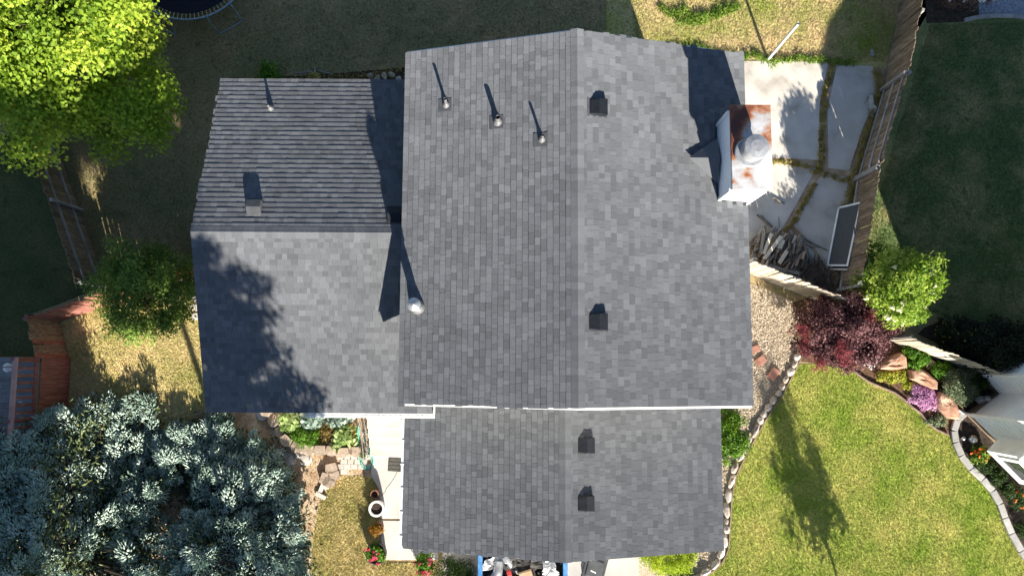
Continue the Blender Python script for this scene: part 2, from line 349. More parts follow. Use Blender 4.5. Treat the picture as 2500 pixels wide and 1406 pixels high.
mat('red_flag', [(.3, (.24, .11, .075)), (.7, (.38, .2, .15))], scale=5, detail=8, rough=.95, objr=.12, coord='obj', bump=.4)
mat('block_tan', [(.3, (.25, .19, .14)), (.55, (.37, .29, .22)), (.75, (.45, .38, .3))], scale=6, detail=9, rough=.95, objr=.14, coord='obj', bump=.6, bscale=25, fine=.12)
mat('paver_pale', [(.3, (.4, .37, .32)), (.7, (.56, .53, .48))], scale=5, detail=8, rough=.9, objr=.12, coord='obj', bump=.3)
mat('pot_black', [(.3, (.02, .02, .02)), (.7, (.045, .042, .04))], rough=.5)
mat('pot_white', [(.3, (.55, .53, .5)), (.7, (.75, .73, .7))], scale=9, rough=.5)
mat('pot_terracotta', [(.3, (.14, .07, .04)), (.7, (.25, .13, .08))], scale=9, rough=.8)
mat('barrel', [(.3, (.035, .032, .03)), (.7, (.08, .072, .065))], scale=6, rough=.75)
mat('rubber_mat', [(.3, (.035, .033, .03)), (.7, (.06, .057, .05))], rough=.85)
mat('mat_ridge', [(.3, (.12, .115, .105)), (.7, (.19, .18, .165))], rough=.85)
mat('hose_teal', [(.3, (.02, .3, .24)), (.7, (.05, .42, .33))], rough=.4, spec=.4)
mat('iron', [(.3, (.12, .11, .1)), (.7, (.22, .2, .18))], rough=.6, metal=.3)
mat('dumpster_blue', [(.3, (.03, .11, .26)), (.55, (.055, .18, .38)), (.75, (.12, .25, .42))], scale=5, detail=8, rough=.5, fine=.1)
mat('dumpster_in', [(.3, (.02, .03, .05)), (.7, (.06, .06, .06))], scale=4, detail=8, rough=.8)
mat('scrap_black', [(.3, (.018, .017, .017)), (.7, (.07, .065, .06))], scale=6, detail=8, rough=.95, objr=.5, coord='obj')
mat('scrap_white', [(.3, (.4, .4, .4)), (.7, (.65, .65, .65))], scale=4, rough=.8, objr=.2, coord='obj')
mat('cardboard', [(.3, (.3, .2, .12)), (.7, (.42, .3, .19))], scale=4, rough=.9)
mat('red_plastic', [(.3, (.25, .02, .02)), (.7, (.35, .04, .03))], rough=.5)
mat('bin_black', [(.3, (.035, .037, .04)), (.7, (.065, .068, .072))], scale=4, rough=.55)
mat('alu_frame', [(.3, (.6, .61, .62)), (.7, (.75, .75, .76))], rough=.45, metal=.2)
mat('screen_mesh', [(.3, (.05, .055, .06)), (.7, (.085, .09, .095))], scale=30, rough=.6)
mat('tramp_bed', [(.3, (.004, .004, .012)), (.7, (.01, .01, .022))], rough=.8)
mat('tramp_steel', [(.3, (.16, .24, .33)), (.7, (.27, .36, .45))], rough=.4, metal=.4)
mat('spring', [(.3, (.4, .36, .24)), (.7, (.55, .5, .36))], rough=.4, metal=.5)
mat('pole_white', [(.3, (.5, .5, .5)), (.7, (.65, .65, .64))], scale=5, rough=.5, metal=.2)
mat('statue', [(.3, (.3, .3, .28)), (.7, (.45, .45, .42))], scale=9, rough=.9)
mat('mirror_ball', [(.3, (.55, .56, .58)), (.7, (.7, .7, .72))], rough=.12, metal=.9)
mat('plastic_sheet', [(.3, (.3, .32, .3)), (.7, (.5, .52, .5))], scale=8, rough=.6)
mat('lantern_white', [(.3, (.6, .6, .6)), (.7, (.75, .75, .75))], rough=.5)

# ------------------------------------------------------------------ the ground
def poly(*px): return [P(x, y) for x, y in px]
def structure(name, pts, z, m):
    o = MB().sheet(pts, z).build(name, m); return tag(o, kind='structure')
structure('ground', [(-400, -400), (400, -400), (400, 400), (-400, 400)], 0.0, 'lawn_shade')
structure('dry_lawn', poly((1480, -60), (2320, -60), (2190, 160), (2140, 175), (1700, 190), (1480, 210)), .004, 'lawn_dry')
structure('side_lawn', poly((130, 760), (480, 680), (520, 1200), (100, 1300)), .004, 'lawn_gold')
structure('front_dirt', poly((480, 1000), (1010, 1000), (1010, 1120), (900, 1180), (820, 1160), (770, 1260), (740, 1600), (-300, 1700), (-300, 1180), (420, 1080)), .006, 'dirt')
structure('front_yard_lawn', poly((840, 1158), (925, 1165), (930, 1375), (1060, 1372), (1060, 1700), (740, 1700), (765, 1290), (782, 1220), (815, 1165)), .010, 'lawn_gold')
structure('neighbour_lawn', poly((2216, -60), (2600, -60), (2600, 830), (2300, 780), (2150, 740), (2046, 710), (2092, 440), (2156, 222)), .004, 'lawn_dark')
structure('front_lawn', poly((1940, 890), (2000, 888), (2085, 905), (2130, 940), (2190, 962), (2235, 1000), (2262, 1035), (2318, 1062), (2330, 1090), (2372, 1150), (2420, 1200), (2445, 1260), (2480, 1330), (2540, 1420), (2540, 1800), (1640, 1800), (1715, 1400), (1762, 1355), (1770, 1190), (1800, 1120), (1850, 1030), (1890, 970)), .008, 'lawn_front')
structure('side_gravel', poly((1640, 690), (1830, 690), (1960, 745), (1960, 860), (1905, 955), (1850, 1035), (1800, 1125), (1775, 1190), (1772, 1330), (1755, 1375), (1690, 1420), (1540, 1420), (1540, 1250), (1640, 1000)), .006, 'gravel')
structure('rock_garden_soil', poly((1930, 740), (2060, 700), (2200, 820), (2440, 920), (2420, 1010), (2350, 1010), (2312, 1062), (2262, 1035), (2240, 1002), (2190, 962), (2130, 940), (2088, 906), (2000, 888), (1940, 880)), .010, 'barkmulch')
structure('neighbour_bed', poly((2318, 1060), (2352, 1000), (2420, 930), (2560, 1020), (2560, 1420), (2490, 1330), (2450, 1260), (2425, 1200), (2380, 1150), (2335, 1095)), .014, 'soil')
structure('corner_gravel', poly((2380, -60), (2600, -60), (2600, 45), (2500, 42), (2440, 40), (2390, 46), (2350, 20)), .010, 'blue_gravel')
structure('corner_bed', poly((2255, -60), (2385, -60), (2390, 46), (2340, 55), (2262, 58)), .012, 'soil')
structure('shrub_bed', poly((2255, 800), (2290, 785), (2330, 795), (2370, 780), (2410, 790), (2440, 900), (2330, 860), (2240, 815)), .010, 'soil')
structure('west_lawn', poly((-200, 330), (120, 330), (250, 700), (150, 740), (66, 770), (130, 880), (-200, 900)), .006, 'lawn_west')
structure('back_wall_bed', poly((560, 190), (760, 185), (990, 165), (1010, 330), (560, 330)), .006, 'soil')
structure('driveway', poly((1080, 1300), (1560, 1300), (1558, 1800), (1080, 1800)), .012, 'drive_concrete')

# patio: five concrete slabs with weedy joints between
pat = tag(MB().sheet(poly((1560, 165), (1800, 140), (2080, 160), (2170, 170), (2090, 560), (2040, 720), (1700, 600)), .008).build('patio', 'dirt'), kind='structure')
def slab(pts, z=.045):
    c = sum((Vector((p.x, p.y, 0)) for p in pts), Vector()) / len(pts)
    MB().prism(pts, .0, z).build('slab', 'patio_concrete', pat, bevel=.012)
slab(poly((1580, 185), (1815, 150), (2022, 152), (2000, 260), (1998, 392), (1880, 386), (1600, 390)))
slab(poly((2042, 160), (2130, 163), (2140, 230), (2100, 330), (2072, 418), (2022, 412), (2018, 270)))
slab(poly((1600, 402), (1880, 396), (1992, 412), (1970, 452), (1918, 545), (1880, 600), (1700, 600)))
slab(poly((2008, 424), (2062, 432), (2078, 470), (2060, 560), (2020, 660), (1985, 600), (1935, 552), (1985, 455)))
slab(poly((1890, 606), (1930, 562), (1982, 612), (2020, 672), (2010, 715), (1900, 660)))

# front walk in three slabs, steps up to the door
walk = tag(MB().prism(poly((905, 1108), (1060, 1108), (1060, 1366), (930, 1366), (925, 1170), (905, 1160)), 0, .03).build('walkway', 'dirt'), kind='structure')
for q in (((906, 1108), (1070, 1108), (1070, 1266), (930, 1264), (924, 1190), (907, 1160)), ((931, 1269), (1070, 1270), (1070, 1364), (931, 1364)), ((986, 1369.5), (1030, 1369.5), (1040, 1340), (1064, 1340), (1066, 1371))):
    if q[0][0] < 980: MB().prism(poly(*q), 0, .055).build('slab', 'concrete', walk, bevel=.01)
crk = MB()
cp = [(969, 1152), (966, 1160), (958, 1172), (950, 1184), (944, 1190), (940, 1200), (930, 1210)]
for a, b in zip(cp, cp[1:]):
    crk.bar(P(*a, .0555), P(*b, .0555), .012, .004)
crk.build('crack', 'dark_hole', walk)
# ------------------------------------------------------------------ the house
HO = Vector((1.5, 2.5, 0))
house = empty('house', HO, 'split-level house with charcoal shingle roofs filling the middle of the picture', 'house', rz=math.radians(-0.35))
EXP = 0.143
SH_W = [.1, .135, .16, .185, .22, .26]
SHM = {}
def shingle_geo(w, h0, over=.03):
    """One tab: wedge, thick at the lower (butt) edge. Local x along the course, y up the slope, z off the roof."""
    vs = [(0, 0, 0), (w, 0, 0), (w, 0, h0), (0, 0, h0), (w, EXP + over, .001), (0, EXP + over, .001), (w, EXP + over, 0), (0, EXP + over, 0)]
    return vs, [(0, 1, 2, 3), (3, 2, 4, 5), (0, 3, 5, 7), (1, 6, 4, 2)]
def shingle_mesh(wi, ti, hi):
    k = (wi, ti, hi)
    if k not in SHM:
        b = MB(); vs, fs = shingle_geo(SH_W[wi] - .005, (.0115, .0128, .0152)[hi]); b.add(vs, fs, (ti + .5) / 7); SHM[k] = b.mesh('shingle', 'shingle')
    return SHM[k]

def roof_plane(O, U, V, W, Ln, skip=None, start=.0):
    """Lay shingle courses on a plane; returns list of (corner, wi, ti, hi)."""
    O, U, V = Vector(O), Vector(U).normalized(), Vector(V).normalized(); Nn = U.cross(V)
    if Nn.z < 0: Nn = -Nn
    out = []; n = int(Ln / EXP) + 1
    for i in range(n):
        v = i * EXP - .01
        if v + EXP > Ln + .03: break
        x = -random.uniform(0, .2) * 0
        last = 3
        while x < W - .02:
            wi = random.choices(range(6), (2, 3, 5, 5, 4, 2))[0]
            if x + SH_W[wi] > W:
                wi = max([k for k in range(6) if SH_W[k] <= W - x + .03] or [0])
            ti = min(6, max(0, int(random.gauss(3.2, 1.7)))); hi = random.choice((0, 1, 1, 2))
            if ti == last and random.random() < .5: ti = (ti + random.choice((2, 3, 5))) % 7
            last = ti
            c = O + U * x + V * v
            mid = c + U * SH_W[wi] / 2 + V * EXP / 2
            if not (skip and skip(mid)) : out.append((c, wi, ti, hi))
            x += SH_W[wi]
    return out, U, V, Nn

def lay(parent, planes, individuals=0):
    """planes: list of roof_plane results. The pieces nearest the camera are parts, the rest one joined part."""
    allp = [(c, wi, ti, hi, U, V, Nn) for (ps, U, V, Nn) in planes for (c, wi, ti, hi) in ps]
    allp.sort(key=lambda q: -q[0].z)
    for c, wi, ti, hi, U, V, Nn in allp[:individuals]:
        M = Matrix((U, V, Nn)).transposed().to_euler()
        inst('shingle', shingle_mesh(wi, ti, hi), parent, c + Nn * .003, M)
    b = MB()
    for c, wi, ti, hi, U, V, Nn in allp[individuals:]:
        vs, fs = shingle_geo(SH_W[wi] - .005, (.0115, .0128, .0152)[hi])
        b.add([c + U * x + V * y + Nn * (z + .003) for x, y, z in vs], fs, (ti + random.random()) / 7)
    o = b.build('shingles', 'shingle', parent); tag(o, kind='stuff'); return o

def ridge_caps(parent, A, B, drop, half=.15):
    """Folded caps along a ridge from A to B; drop = slope of the sides."""
    A, B = Vector(A), Vector(B); d = (B - A).normalized(); s = d.cross(Vector((0, 0, 1))).normalized(); n = int((B - A).length / EXP)
    ms = []
    for ti in range(5):
        b = MB(); t = .006
        pts = [(-half, -half * drop), (-.05, -.05 * drop + .004), (0, .008), (.05, -.05 * drop + .004), (half, -half * drop)]
        vs = [(x, 0, z) for x, z in pts] + [(x, 0, z + t) for x, z in pts] + [(x, EXP + .04, z + .002) for x, z in pts]
        fs = [(i, i + 1, i + 6, i + 5) for i in range(4)] + [(i + 5, i + 6, i + 11, i + 10) for i in range(4)] + [(0, 5, 10), (4, 14, 9)]
        b.add(vs, fs, .25 + ti * .12); ms.append(b.mesh('ridge_cap', 'shingle'))
    rot = Matrix((s, d, s.cross(d))).transposed().to_euler()
    for i in range(n + 1):
        inst('ridge_cap', random.choice(ms), parent, A + d * min(i * EXP, (B - A).length - EXP) + Vector((0, 0, .016)), rot)

# dimensions (x right, y towards the top of the picture)
UX0, UX1, UY0, UY1, UZ = -2.6, 5.6, -0.97, 7.5, 5.4; URX, URZ = 1.45, 6.65
WX0, WX1, WY0, WY1, WZ = -7.88, -2.35, -1.3, 7.55, 3.5; WRY, WRZ = 3.13, 4.9
GX0, GX1, GY0, GY1, GZ = -2.74, 5.46, -4.78, -0.6, 3.2; GRX, GRZ = 1.33, 4.4

def gable_deck(name, x0, x1, y0, y1, ze, rpos, zr, axis, th=.12):
    """Roof boards: two slabs meeting at the ridge. axis 'y': the ridge runs along y."""
    b = MB()
    if axis == 'y':
        for (xa, za), (xb, zb) in (((x0, ze), (rpos, zr)), ((rpos, zr), (x1, ze))):
            vs = [(xa, y0, za), (xb, y0, zb), (xb, y1, zb), (xa, y1, za)]
            b.add(vs + [(x, y, z - th) for x, y, z in vs], [(0, 1, 2, 3), (7, 6, 5, 4), (0, 4, 5, 1), (1, 5, 6, 2), (2, 6, 7, 3), (3, 7, 4, 0)])
    else:
        for (ya, za), (yb, zb) in (((y0, ze), (rpos, zr)), ((rpos, zr), (y1, ze))):
            vs = [(x0, ya, za), (x1, ya, za), (x1, yb, zb), (x0, yb, zb)]
            b.add(vs + [(x, y, z - th) for x, y, z in vs], [(0, 1, 2, 3), (7, 6, 5, 4), (0, 4, 5, 1), (1, 5, 6, 2), (2, 6, 7, 3), (3, 7, 4, 0)])
    return b.build(name, 'roof_deck', house)

# upper storey roof
up = gable_deck('upper_roof', UX0, UX1, UY0, UY1, UZ, URX, URZ, 'y')
CHX0, CHX1, CHY0, CHY1, CHZ = 4.85, 5.68, 3.82, 5.67, 6.9
in_ch = lambda q: CHX0 - .02 < q.x < CHX1 and CHY0 < q.y < CHY1
ll = math.hypot(URX - UX0, URZ - UZ); lr = math.hypot(UX1 - URX, URZ - UZ)
lay(up, [roof_plane((UX0 - .02, UY1, UZ), (0, -1, 0), (URX - UX0, 0, URZ - UZ), UY1 - UY0, ll - .03, in_ch),
         roof_plane((UX1 + .02, UY0, UZ), (0, 1, 0), (URX - UX1, 0, URZ - UZ), UY1 - UY0, lr - .03, in_ch)], 300)
ridge_caps(up, (URX, UY0 - .01, URZ), (URX, UY1, URZ), .31)
# wing roof
wg = gable_deck('wing_roof', WX0, WX1, WY0, WY1, WZ, WRY, WRZ, 'x')
MB().add([(WX1, WY0, WZ), (-1.99, WY0, WZ), (-1.99, GY1, WZ + .22), (WX1, GY1, WZ + .22)] + [(WX1, WY0, WZ - .1), (-1.99, WY0, WZ - .1), (-1.99, GY1, WZ + .12), (WX1, GY1, WZ + .12)],
         [(0, 1, 2, 3), (7, 6, 5, 4), (0, 4, 5, 1), (1, 5, 6, 2), (2, 6, 7, 3)]).build('entry_roof', 'roof_deck', wg)
sl = math.hypot(WRY - WY0, WRZ - WZ); nl = math.hypot(WY1 - WRY, WRZ - WZ)
lay(wg, [roof_plane((WX0, WY0 - .02, WZ), (1, 0, 0), (0, WRY - WY0, WRZ - WZ), WX1 - WX0, sl - .03),
         roof_plane((WX1, WY0 - .02, WZ), (1, 0, 0), (0, WRY - WY0, WRZ - WZ), -1.99 - WX1, .75),
         roof_plane((WX1, WY1 + .02, WZ), (-1, 0, 0), (0, WRY - WY1, WRZ - WZ), WX1 - WX0, nl - .03)])
ridge_caps(wg, (WX0, WRY, WRZ), (WX1, WRY, WRZ), .316)
# garage roof
gr = gable_deck('garage_roof', GX0, GX1, GY0, GY1, GZ, GRX, GRZ, 'y')
gl = math.hypot(GRX - GX0, GRZ - GZ); g2 = math.hypot(GX1 - GRX, GRZ - GZ)
lay(gr, [roof_plane((GX0 - .02, GY1, GZ), (0, -1, 0), (GRX - GX0, 0, GRZ - GZ), GY1 - GY0, gl - .03),
         roof_plane((GX1 + .02, GY0, GZ), (0, 1, 0), (GRX - GX1, 0, GRZ - GZ), GY1 - GY0, g2 - .03)])
ridge_caps(gr, (GRX, GY0 - .01, GRZ), (GRX, GY1, GRZ), .29)

# walls: boxes under the roofs with gable ends
def gable_wall(name, x0, x1, y0, y1, ze, rpos, zr, axis):
    b = MB()
    if axis == 'y':
        prof = [(x0, 0), (x1, 0), (x1, ze), (rpos, zr), (x0, ze)]
        vs = [(x, y0, z) for x, z in prof] + [(x, y1, z) for x, z in prof]
    else:
        prof = [(y0, 0), (y1, 0), (y1, ze), (rpos, zr), (y0, ze)]
        vs = [(x0, y, z) for y, z in prof] + [(x1, y, z) for y, z in prof]
    b.add(vs, [(0, 1, 2, 3, 4), (9, 8, 7, 6, 5)] + [(i, i + 5, (i + 1) % 5 + 5, (i + 1) % 5) for i in range(5)])
    return b.build(name, 'siding', house)
gable_wall('upper_wall', UX0 + .4, UX1 - .4, UY0 + .37, UY1 - .35, UZ - .04, URX, URZ - .16, 'y')
gable_wall('wing_wall', WX0 + .3, UX0 + .4, WY0 + .45, WY1 - .45, WZ - .02, WRY, WRZ - .16, 'x')
gable_wall('garage_wall', GX0 + .35, GX1 - .35, GY0 + .35, GY1 - .0, GZ - .04, GRX, GRZ - .16, 'y')
# rake boards, fascia, gutters
def rake(x0, x1, y, ze, xr, zr, off, nm='rake_board'):
    b = MB()
    for (xa, za), (xb, zb) in (((x0, ze), (xr, zr)), ((xr, zr), (x1, ze))):
        b.add([(xa, y, za - .2), (xb, y, zb - .2), (xb, y, zb - .012), (xa, y, za - .012), (xa, y + off, za - .2), (xb, y + off, zb - .2), (xb, y + off, zb - .012), (xa, y + off, za - .012)],
              [(0, 1, 2, 3), (7, 6, 5, 4), (3, 2, 6, 7), (0, 4, 5, 1), (0, 3, 7, 4), (1, 5, 6, 2)])
    return b.build(nm, 'white_trim', house)
rake(UX0, UX1, UY0 - .002, UZ, URX, URZ, -.05); rake(UX0, UX1, UY1 + .002, UZ, URX, URZ, .03)
rake(GX0 + .05, GX1 - .05, GY0 - .002, GZ - .02, GRX, GRZ - .02, -.012)
def gutter(a, b, outw, hang, w=.1):
    a, b, outw = Vector(a), Vector(b), Vector(outw).normalized(); d = (b - a).normalized(); g = MB(); dz = Vector((0, 0, 1))
    prof = [(.0, 0), (.0, -.1), (w * .75, -.1), (w, -.01), (w - .05, -.01), (w - .055, -.04), (.03, -.04), (.03, 0)]
    vs = [p + outw * x + dz * z for p in (a, b) for x, z in prof]; n = len(prof)
    g.add(vs, [(i, (i + 1) % n, n + (i + 1) % n, n + i) for i in range(n)] + [list(range(n - 1, -1, -1)), list(range(n, 2 * n))])
    o = g.build('gutter', 'white_trim', house)
    for k in range(hang):
        p = a + (b - a) * ((k + .5) / hang); MB().box(p + outw * (w * .3) + dz * .008, (.035, .15, .012), math.atan2(d.y, d.x)).build('gutter_hanger', 'white_trim', o)
    return o
gutter((-5.3, WY0 - .03, WZ - .02), (-1.97, WY0 - .03, WZ - .02), (0, -1, 0), 6, .12)
gutter((GX0 - .03, GY1 - .55, GZ - .02), (GX0 - .03, GY0, GZ - .02), (-1, 0, 0), 6, .09)
MB().box((-1.975, -1.1, WZ + .05), (.03, .5, .14)).build('end_board', 'white_trim', house)
MB().box((-6.6, WY0 - .012, WZ - .1), (2.55, .02, .17)).build('fascia', 'white_trim', house)
MB().box((UX0 - .012, 3.27, UZ - .11), (.02, 8.4, .16)).build('fascia', 'white_trim', house)
MB().box((UX1 + .012, 1.4, UZ - .11), (.02, 4.7, .16)).build('fascia', 'white_trim', house)
MB().box((GX1 + .012, -2.7, GZ - .11), (.02, 4.1, .16)).build('fascia', 'white_trim', house)
MB().box((-5.1, WY1 + .012, WZ - .11), (5.5, .02, .16)).build('fascia', 'white_trim', house)
# windows, doors
def opening(name, c, size, axis, pane='glass', out=1):
    w, h = size; o = None
    if axis == 'x': s1 = (.06, w + .16, h + .16); s2 = (.07, w, h)
    else: s1 = (w + .16, .06, h + .16); s2 = (w, .07, h)
    o = MB().box(c, s1).build(name, 'white_trim', house); d = Vector((out * .012, 0, 0)) if axis == 'x' else Vector((0, out * .012, 0))
    MB().box(Vector(c) + d, s2).build('pane' if pane == 'glass' else 'leaf', pane, o); return o
opening('garage_door', (1.4, GY0 + .335, 1.1), (4.8, 2.15), 'y', 'white_siding', -1)
opening('front_door', (-3.0, WY0 + .435, 2.0), (.95, 2.05), 'y', 'barkmulch', -1)
opening('window', (-5.4, WY0 + .435, 2.2), (1.6, 1.2), 'y', out=-1); opening('window', (3.4, GY1 - .02, 4.55), (1.2, .7), 'y', out=-1)
opening('window', (-5.5, WY1 - .435, 2.2), (1.4, 1.1), 'y'); opening('window', (1.0, UY1 - .335, 4.2), (1.5, 1.1), 'y')
opening('window', (UX1 - .385, 1.6, 4.2), (1.2, 1.1), 'x'); opening('window', (WX0 + .285, 3.2, 2.2), (1.2, 1.1), 'x', out=-1)
opening('patio_door', (1.0, UY1 - .335, 1.1), (1.9, 2.05), 'y')

# chimney chase with rusty cap and round flue
ch = MB()
ch.box(((CHX0 + CHX1) / 2, (CHY0 + CHY1) / 2, (CHZ - .08) / 2), (CHX1 - CHX0 - .05, CHY1 - CHY0 - .05, CHZ - .08))
ch = ch.build('chimney', 'white_siding', house); tag(ch, 'white chimney chase with a rust-stained metal cap')
t = MB()
for cx, cy, sx, sy in ((CHX0 + .012, (CHY0 + CHY1) / 2, .028, CHY1 - CHY0), (CHX1 - .012, (CHY0 + CHY1) / 2, .028, CHY1 - CHY0), ((CHX0 + CHX1) / 2, CHY0 + .012, CHX1 - CHX0, .03), ((CHX0 + CHX1) / 2, CHY1 - .012, CHX1 - CHX0, .03)):
    t.box((cx, cy, CHZ - .1), (sx + .004, sy + .004, .12))
t.build('trim', 'white_trim', ch)
for cx, cy in ((CHX0 + .03, CHY0 + .03), (CHX1 - .03, CHY0 + .03), (CHX0 + .03, CHY1 - .03), (CHX1 - .03, CHY1 - .03)):
    MB().box((cx, cy, 3.3), (.075, .075, 6.9 - .4)).build('corner_board', 'white_trim', ch)
cap = MB(); cx0, cx1, cy0, cy1 = CHX0 - .03, CHX1 + .03, CHY0 - .03, CHY1 + .03
nx, ny = 8, 16; vs = []
for j in range(ny + 1):
    for i in range(nx + 1):
        x = cx0 + (cx1 - cx0) * i / nx; y = cy0 + (cy1 - cy0) * j / ny
        r = min(min(i, nx - i) / nx * 2, min(j, ny - j) / ny * 2)
        vs.append((x, y, CHZ - .03 + .03 * r + .006 * noise.noise(Vector((x * 3, y * 3, 0)))))
cap.add(vs, [(j * (nx + 1) + i, j * (nx + 1) + i + 1, (j + 1) * (nx + 1) + i + 1, (j + 1) * (nx + 1) + i) for j in range(ny) for i in range(nx)])
cap.box(((cx0 + cx1) / 2, (cy0 + cy1) / 2, CHZ - .075), (cx1 - cx0, cy1 - cy0, .085)); cap.build('cap', 'rust_shade_cap', ch, smooth=False)
fc = (5.2, 4.6, CHZ)
MB().lathe(fc, [(.24, -.02), (.24, .05), (.215, .06), (.215, .3), (.0, .3)], 32).build('flue_collar', 'flue_white', ch, smooth=False)
MB().lathe(fc, [(.0, .3), (.27, .3), (.275, .33), (.275, .46), (.255, .5), (.13, .535), (0, .54)], 32).build('flue_cap', 'flue_white', ch, smooth=False)
MB().lathe((5.2, 4.6, CHZ + .03), [(.33, -.01), (.31, .01), (.25, .02)], 32).build('flue_flashing', 'flue_white', ch)
# cricket behind the chimney
cr = MB(); cr.add([(CHX0 - .02, 4.2, 5.72), (CHX0 - .02, 5.3, 5.72), (CHX0 - .02, 4.75, 5.98), (4.1, 4.75, 5.99)], [(0, 2, 3), (2, 1, 3), (0, 3, 1)]); cr.build('cricket', 'shingle', up)

# plumbing vents with cone flashing
def zroof(x): return UZ + (x - UX0) * (URZ - UZ) / (URX - UX0) if x < URX else UZ + (UX1 - x) * (URZ - UZ) / (UX1 - URX)
def zwing(y): return WZ + (y - WY0) * (WRZ - WZ) / (WRY - WY0) if y < WRY else WZ + (WY1 - y) * (WRZ - WZ) / (WY1 - WRY)
def pipe(x, y, z, r, h, slope):
    b = MB(); o = MB().tube([(x, y, z - .05), (x, y, z + h)], r, 14, cap=False).tube([(x, y, z + h), (x, y, z - .02)], r * .78, 14, cap=False).build('vent_pipe', 'pipe_dark', house, smooth=True)
    MB().lathe((x, y, z), [(r + .06, -.03), (r + .055, .02), (r + .035, .07), (r + .01, .12), (r + .003, .13)], 18).build('flashing_cone', 'pipe_metal', o, smooth=True)
    MB().lathe((x, y, z + h - .06), [(r * .76, 0), (0, .002)], 14).build('opening', 'dark_hole', o)
    sx, sy = slope; R = Euler((math.atan(sy), -math.atan(sx), 0)); MB().box((x - .04, y, z + .012), (.34, .32, .006), rot=R).build('base_flashing', 'flashing_grey', o)
for px, py, r, h in ((1088, 259, .035, .42), (1214, 300, .055, .36), (1322, 342, .032, .36)):
    q = P(px, py, 5.9); q = P(px, py, zroof(q.x)); pipe(q.x, q.y, zroof(q.x), r, h, ((URZ - UZ) / (URX - UX0), 0))
q = P(656, 267, 3.9); pipe(q.x, q.y, zwing(q.y), .032, .34, (0, -(WRZ - WZ) / (WY1 - WRY)))
# flue with rain cap near the eave
q = P(1022, 752, 5.5); z = zroof(q.x)
fl = MB().tube([(q.x, q.y, z - .1), (q.x, q.y, z + .62)], .1, 20).build('flue_pipe', 'pipe_metal', house, smooth=True)
MB().lathe((q.x, q.y, z), [(.19, -.05), (.17, .06), (.12, .2), (.105, .21)], 22).build('flashing_cone', 'pipe_metal', fl, smooth=True)
MB().lathe((q.x, q.y, z + .62), [(.1, 0), (.115, .03), (.135, .05), (.135, .12)], 22).build('collar', 'galvanised', fl, smooth=True)
MB().lathe((q.x, q.y, z + .76), [(.15, -.005), (.155, .0), (.09, .045), (.012, .09), (0, .09)], 24).build('rain_cap', 'galvanised', fl)
MB().box((q.x + .02, q.y, z + .018), (.42, .4, .006), rot=(0, -math.atan(.305), 0)).build('base_flashing', 'flashing_grey', fl)

# slant-back box vents
def box_vent(x, y, z, slope, rz, s=1.0, m='vent_black'):
    """Hood: tall at the uphill... open at the downhill side; built in roof axes then turned."""
    R = Matrix.Rotation(rz, 3, 'Z') @ Matrix.Rotation(-math.atan(slope), 3, 'Y')
    b = MB(); c = Vector((x, y, z)); w, d, h = .19 * s, .2 * s, .14 * s
    # local +x points uphill
    vs = [(-d, -w, .0), (-d, w, 0), (d, w, 0), (d, -w, 0), (-d, -w, h), (-d, w, h), (.0 * d, w * .94, h * 1.02), (.0 * d, -w * .94, h * 1.02), (d * .95, w * .8, h * .25), (d * .95, -w * .8, h * .25)]
    vs = [c + R @ Vector(v) for v in vs]
    b.add(vs, [(0, 1, 5, 4), (4, 5, 6, 7), (7, 6, 8, 9), (9, 8, 2, 3), (1, 2, 8, 6, 5), (0, 4, 7, 9, 3)])
    o = b.build('roof_vent', m, house, bevel=.006)
    f = MB().box(c + R @ Vector((0, 0, .014)), (.5 * s, .44 * s, .006), rot=R.to_euler()); f.build('base_flashing', 'flashing_grey', o)
    g = MB().box(c + R @ Vector((-d - .002, 0, h * .5)), (.008, w * 1.7, h * .6), rot=R.to_euler()); g.build('louvre', 'flashing_grey', o)
for px, py in ((1457, 260), (1460, 785)):
    q = P(px, py, 6.4); q = P(px, py, zroof(q.x) + .1); box_vent(q.x, q.y, zroof(q.x), (URZ - UZ) / (UX1 - URX), math.pi)
for px, py in ((1432, 1087), (1432, 1228)):
    q = P(px, py, 4.3); box_vent(q.x, q.y, GZ + (GX1 - q.x) * (GRZ - GZ) / (GX1 - GRX), (GRZ - GZ) / (GX1 - GRX), math.pi)
for px, py in ((619, 515), (963, 530)):
    q = P(px, py, 4.75); box_vent(q.x, q.y, zwing(q.y), (WRZ - WZ) / (WY1 - WRY), -math.pi / 2, 1.0, 'flashing_grey' if px < 700 else 'vent_black')
# ------------------------------------------------------------------ fences
def board_mesh(w, h, t, m, ear=.03):
    b = MB(); pr = [(-w / 2, 0), (w / 2, 0), (w / 2, h - ear), (w / 2 - ear, h), (-w / 2 + ear, h), (-w / 2, h - ear)]; n = 6
    vs = [(x, -t / 2, z) for x, z in pr] + [(x, t / 2, z) for x, z in pr]
    b.add(vs, [list(range(5, -1, -1))[::-1][::-1], list(range(6, 12))] + [(i, (i + 1) % n, n + (i + 1) % n, n + i) for i in range(n)]); return b.mesh('board', m)

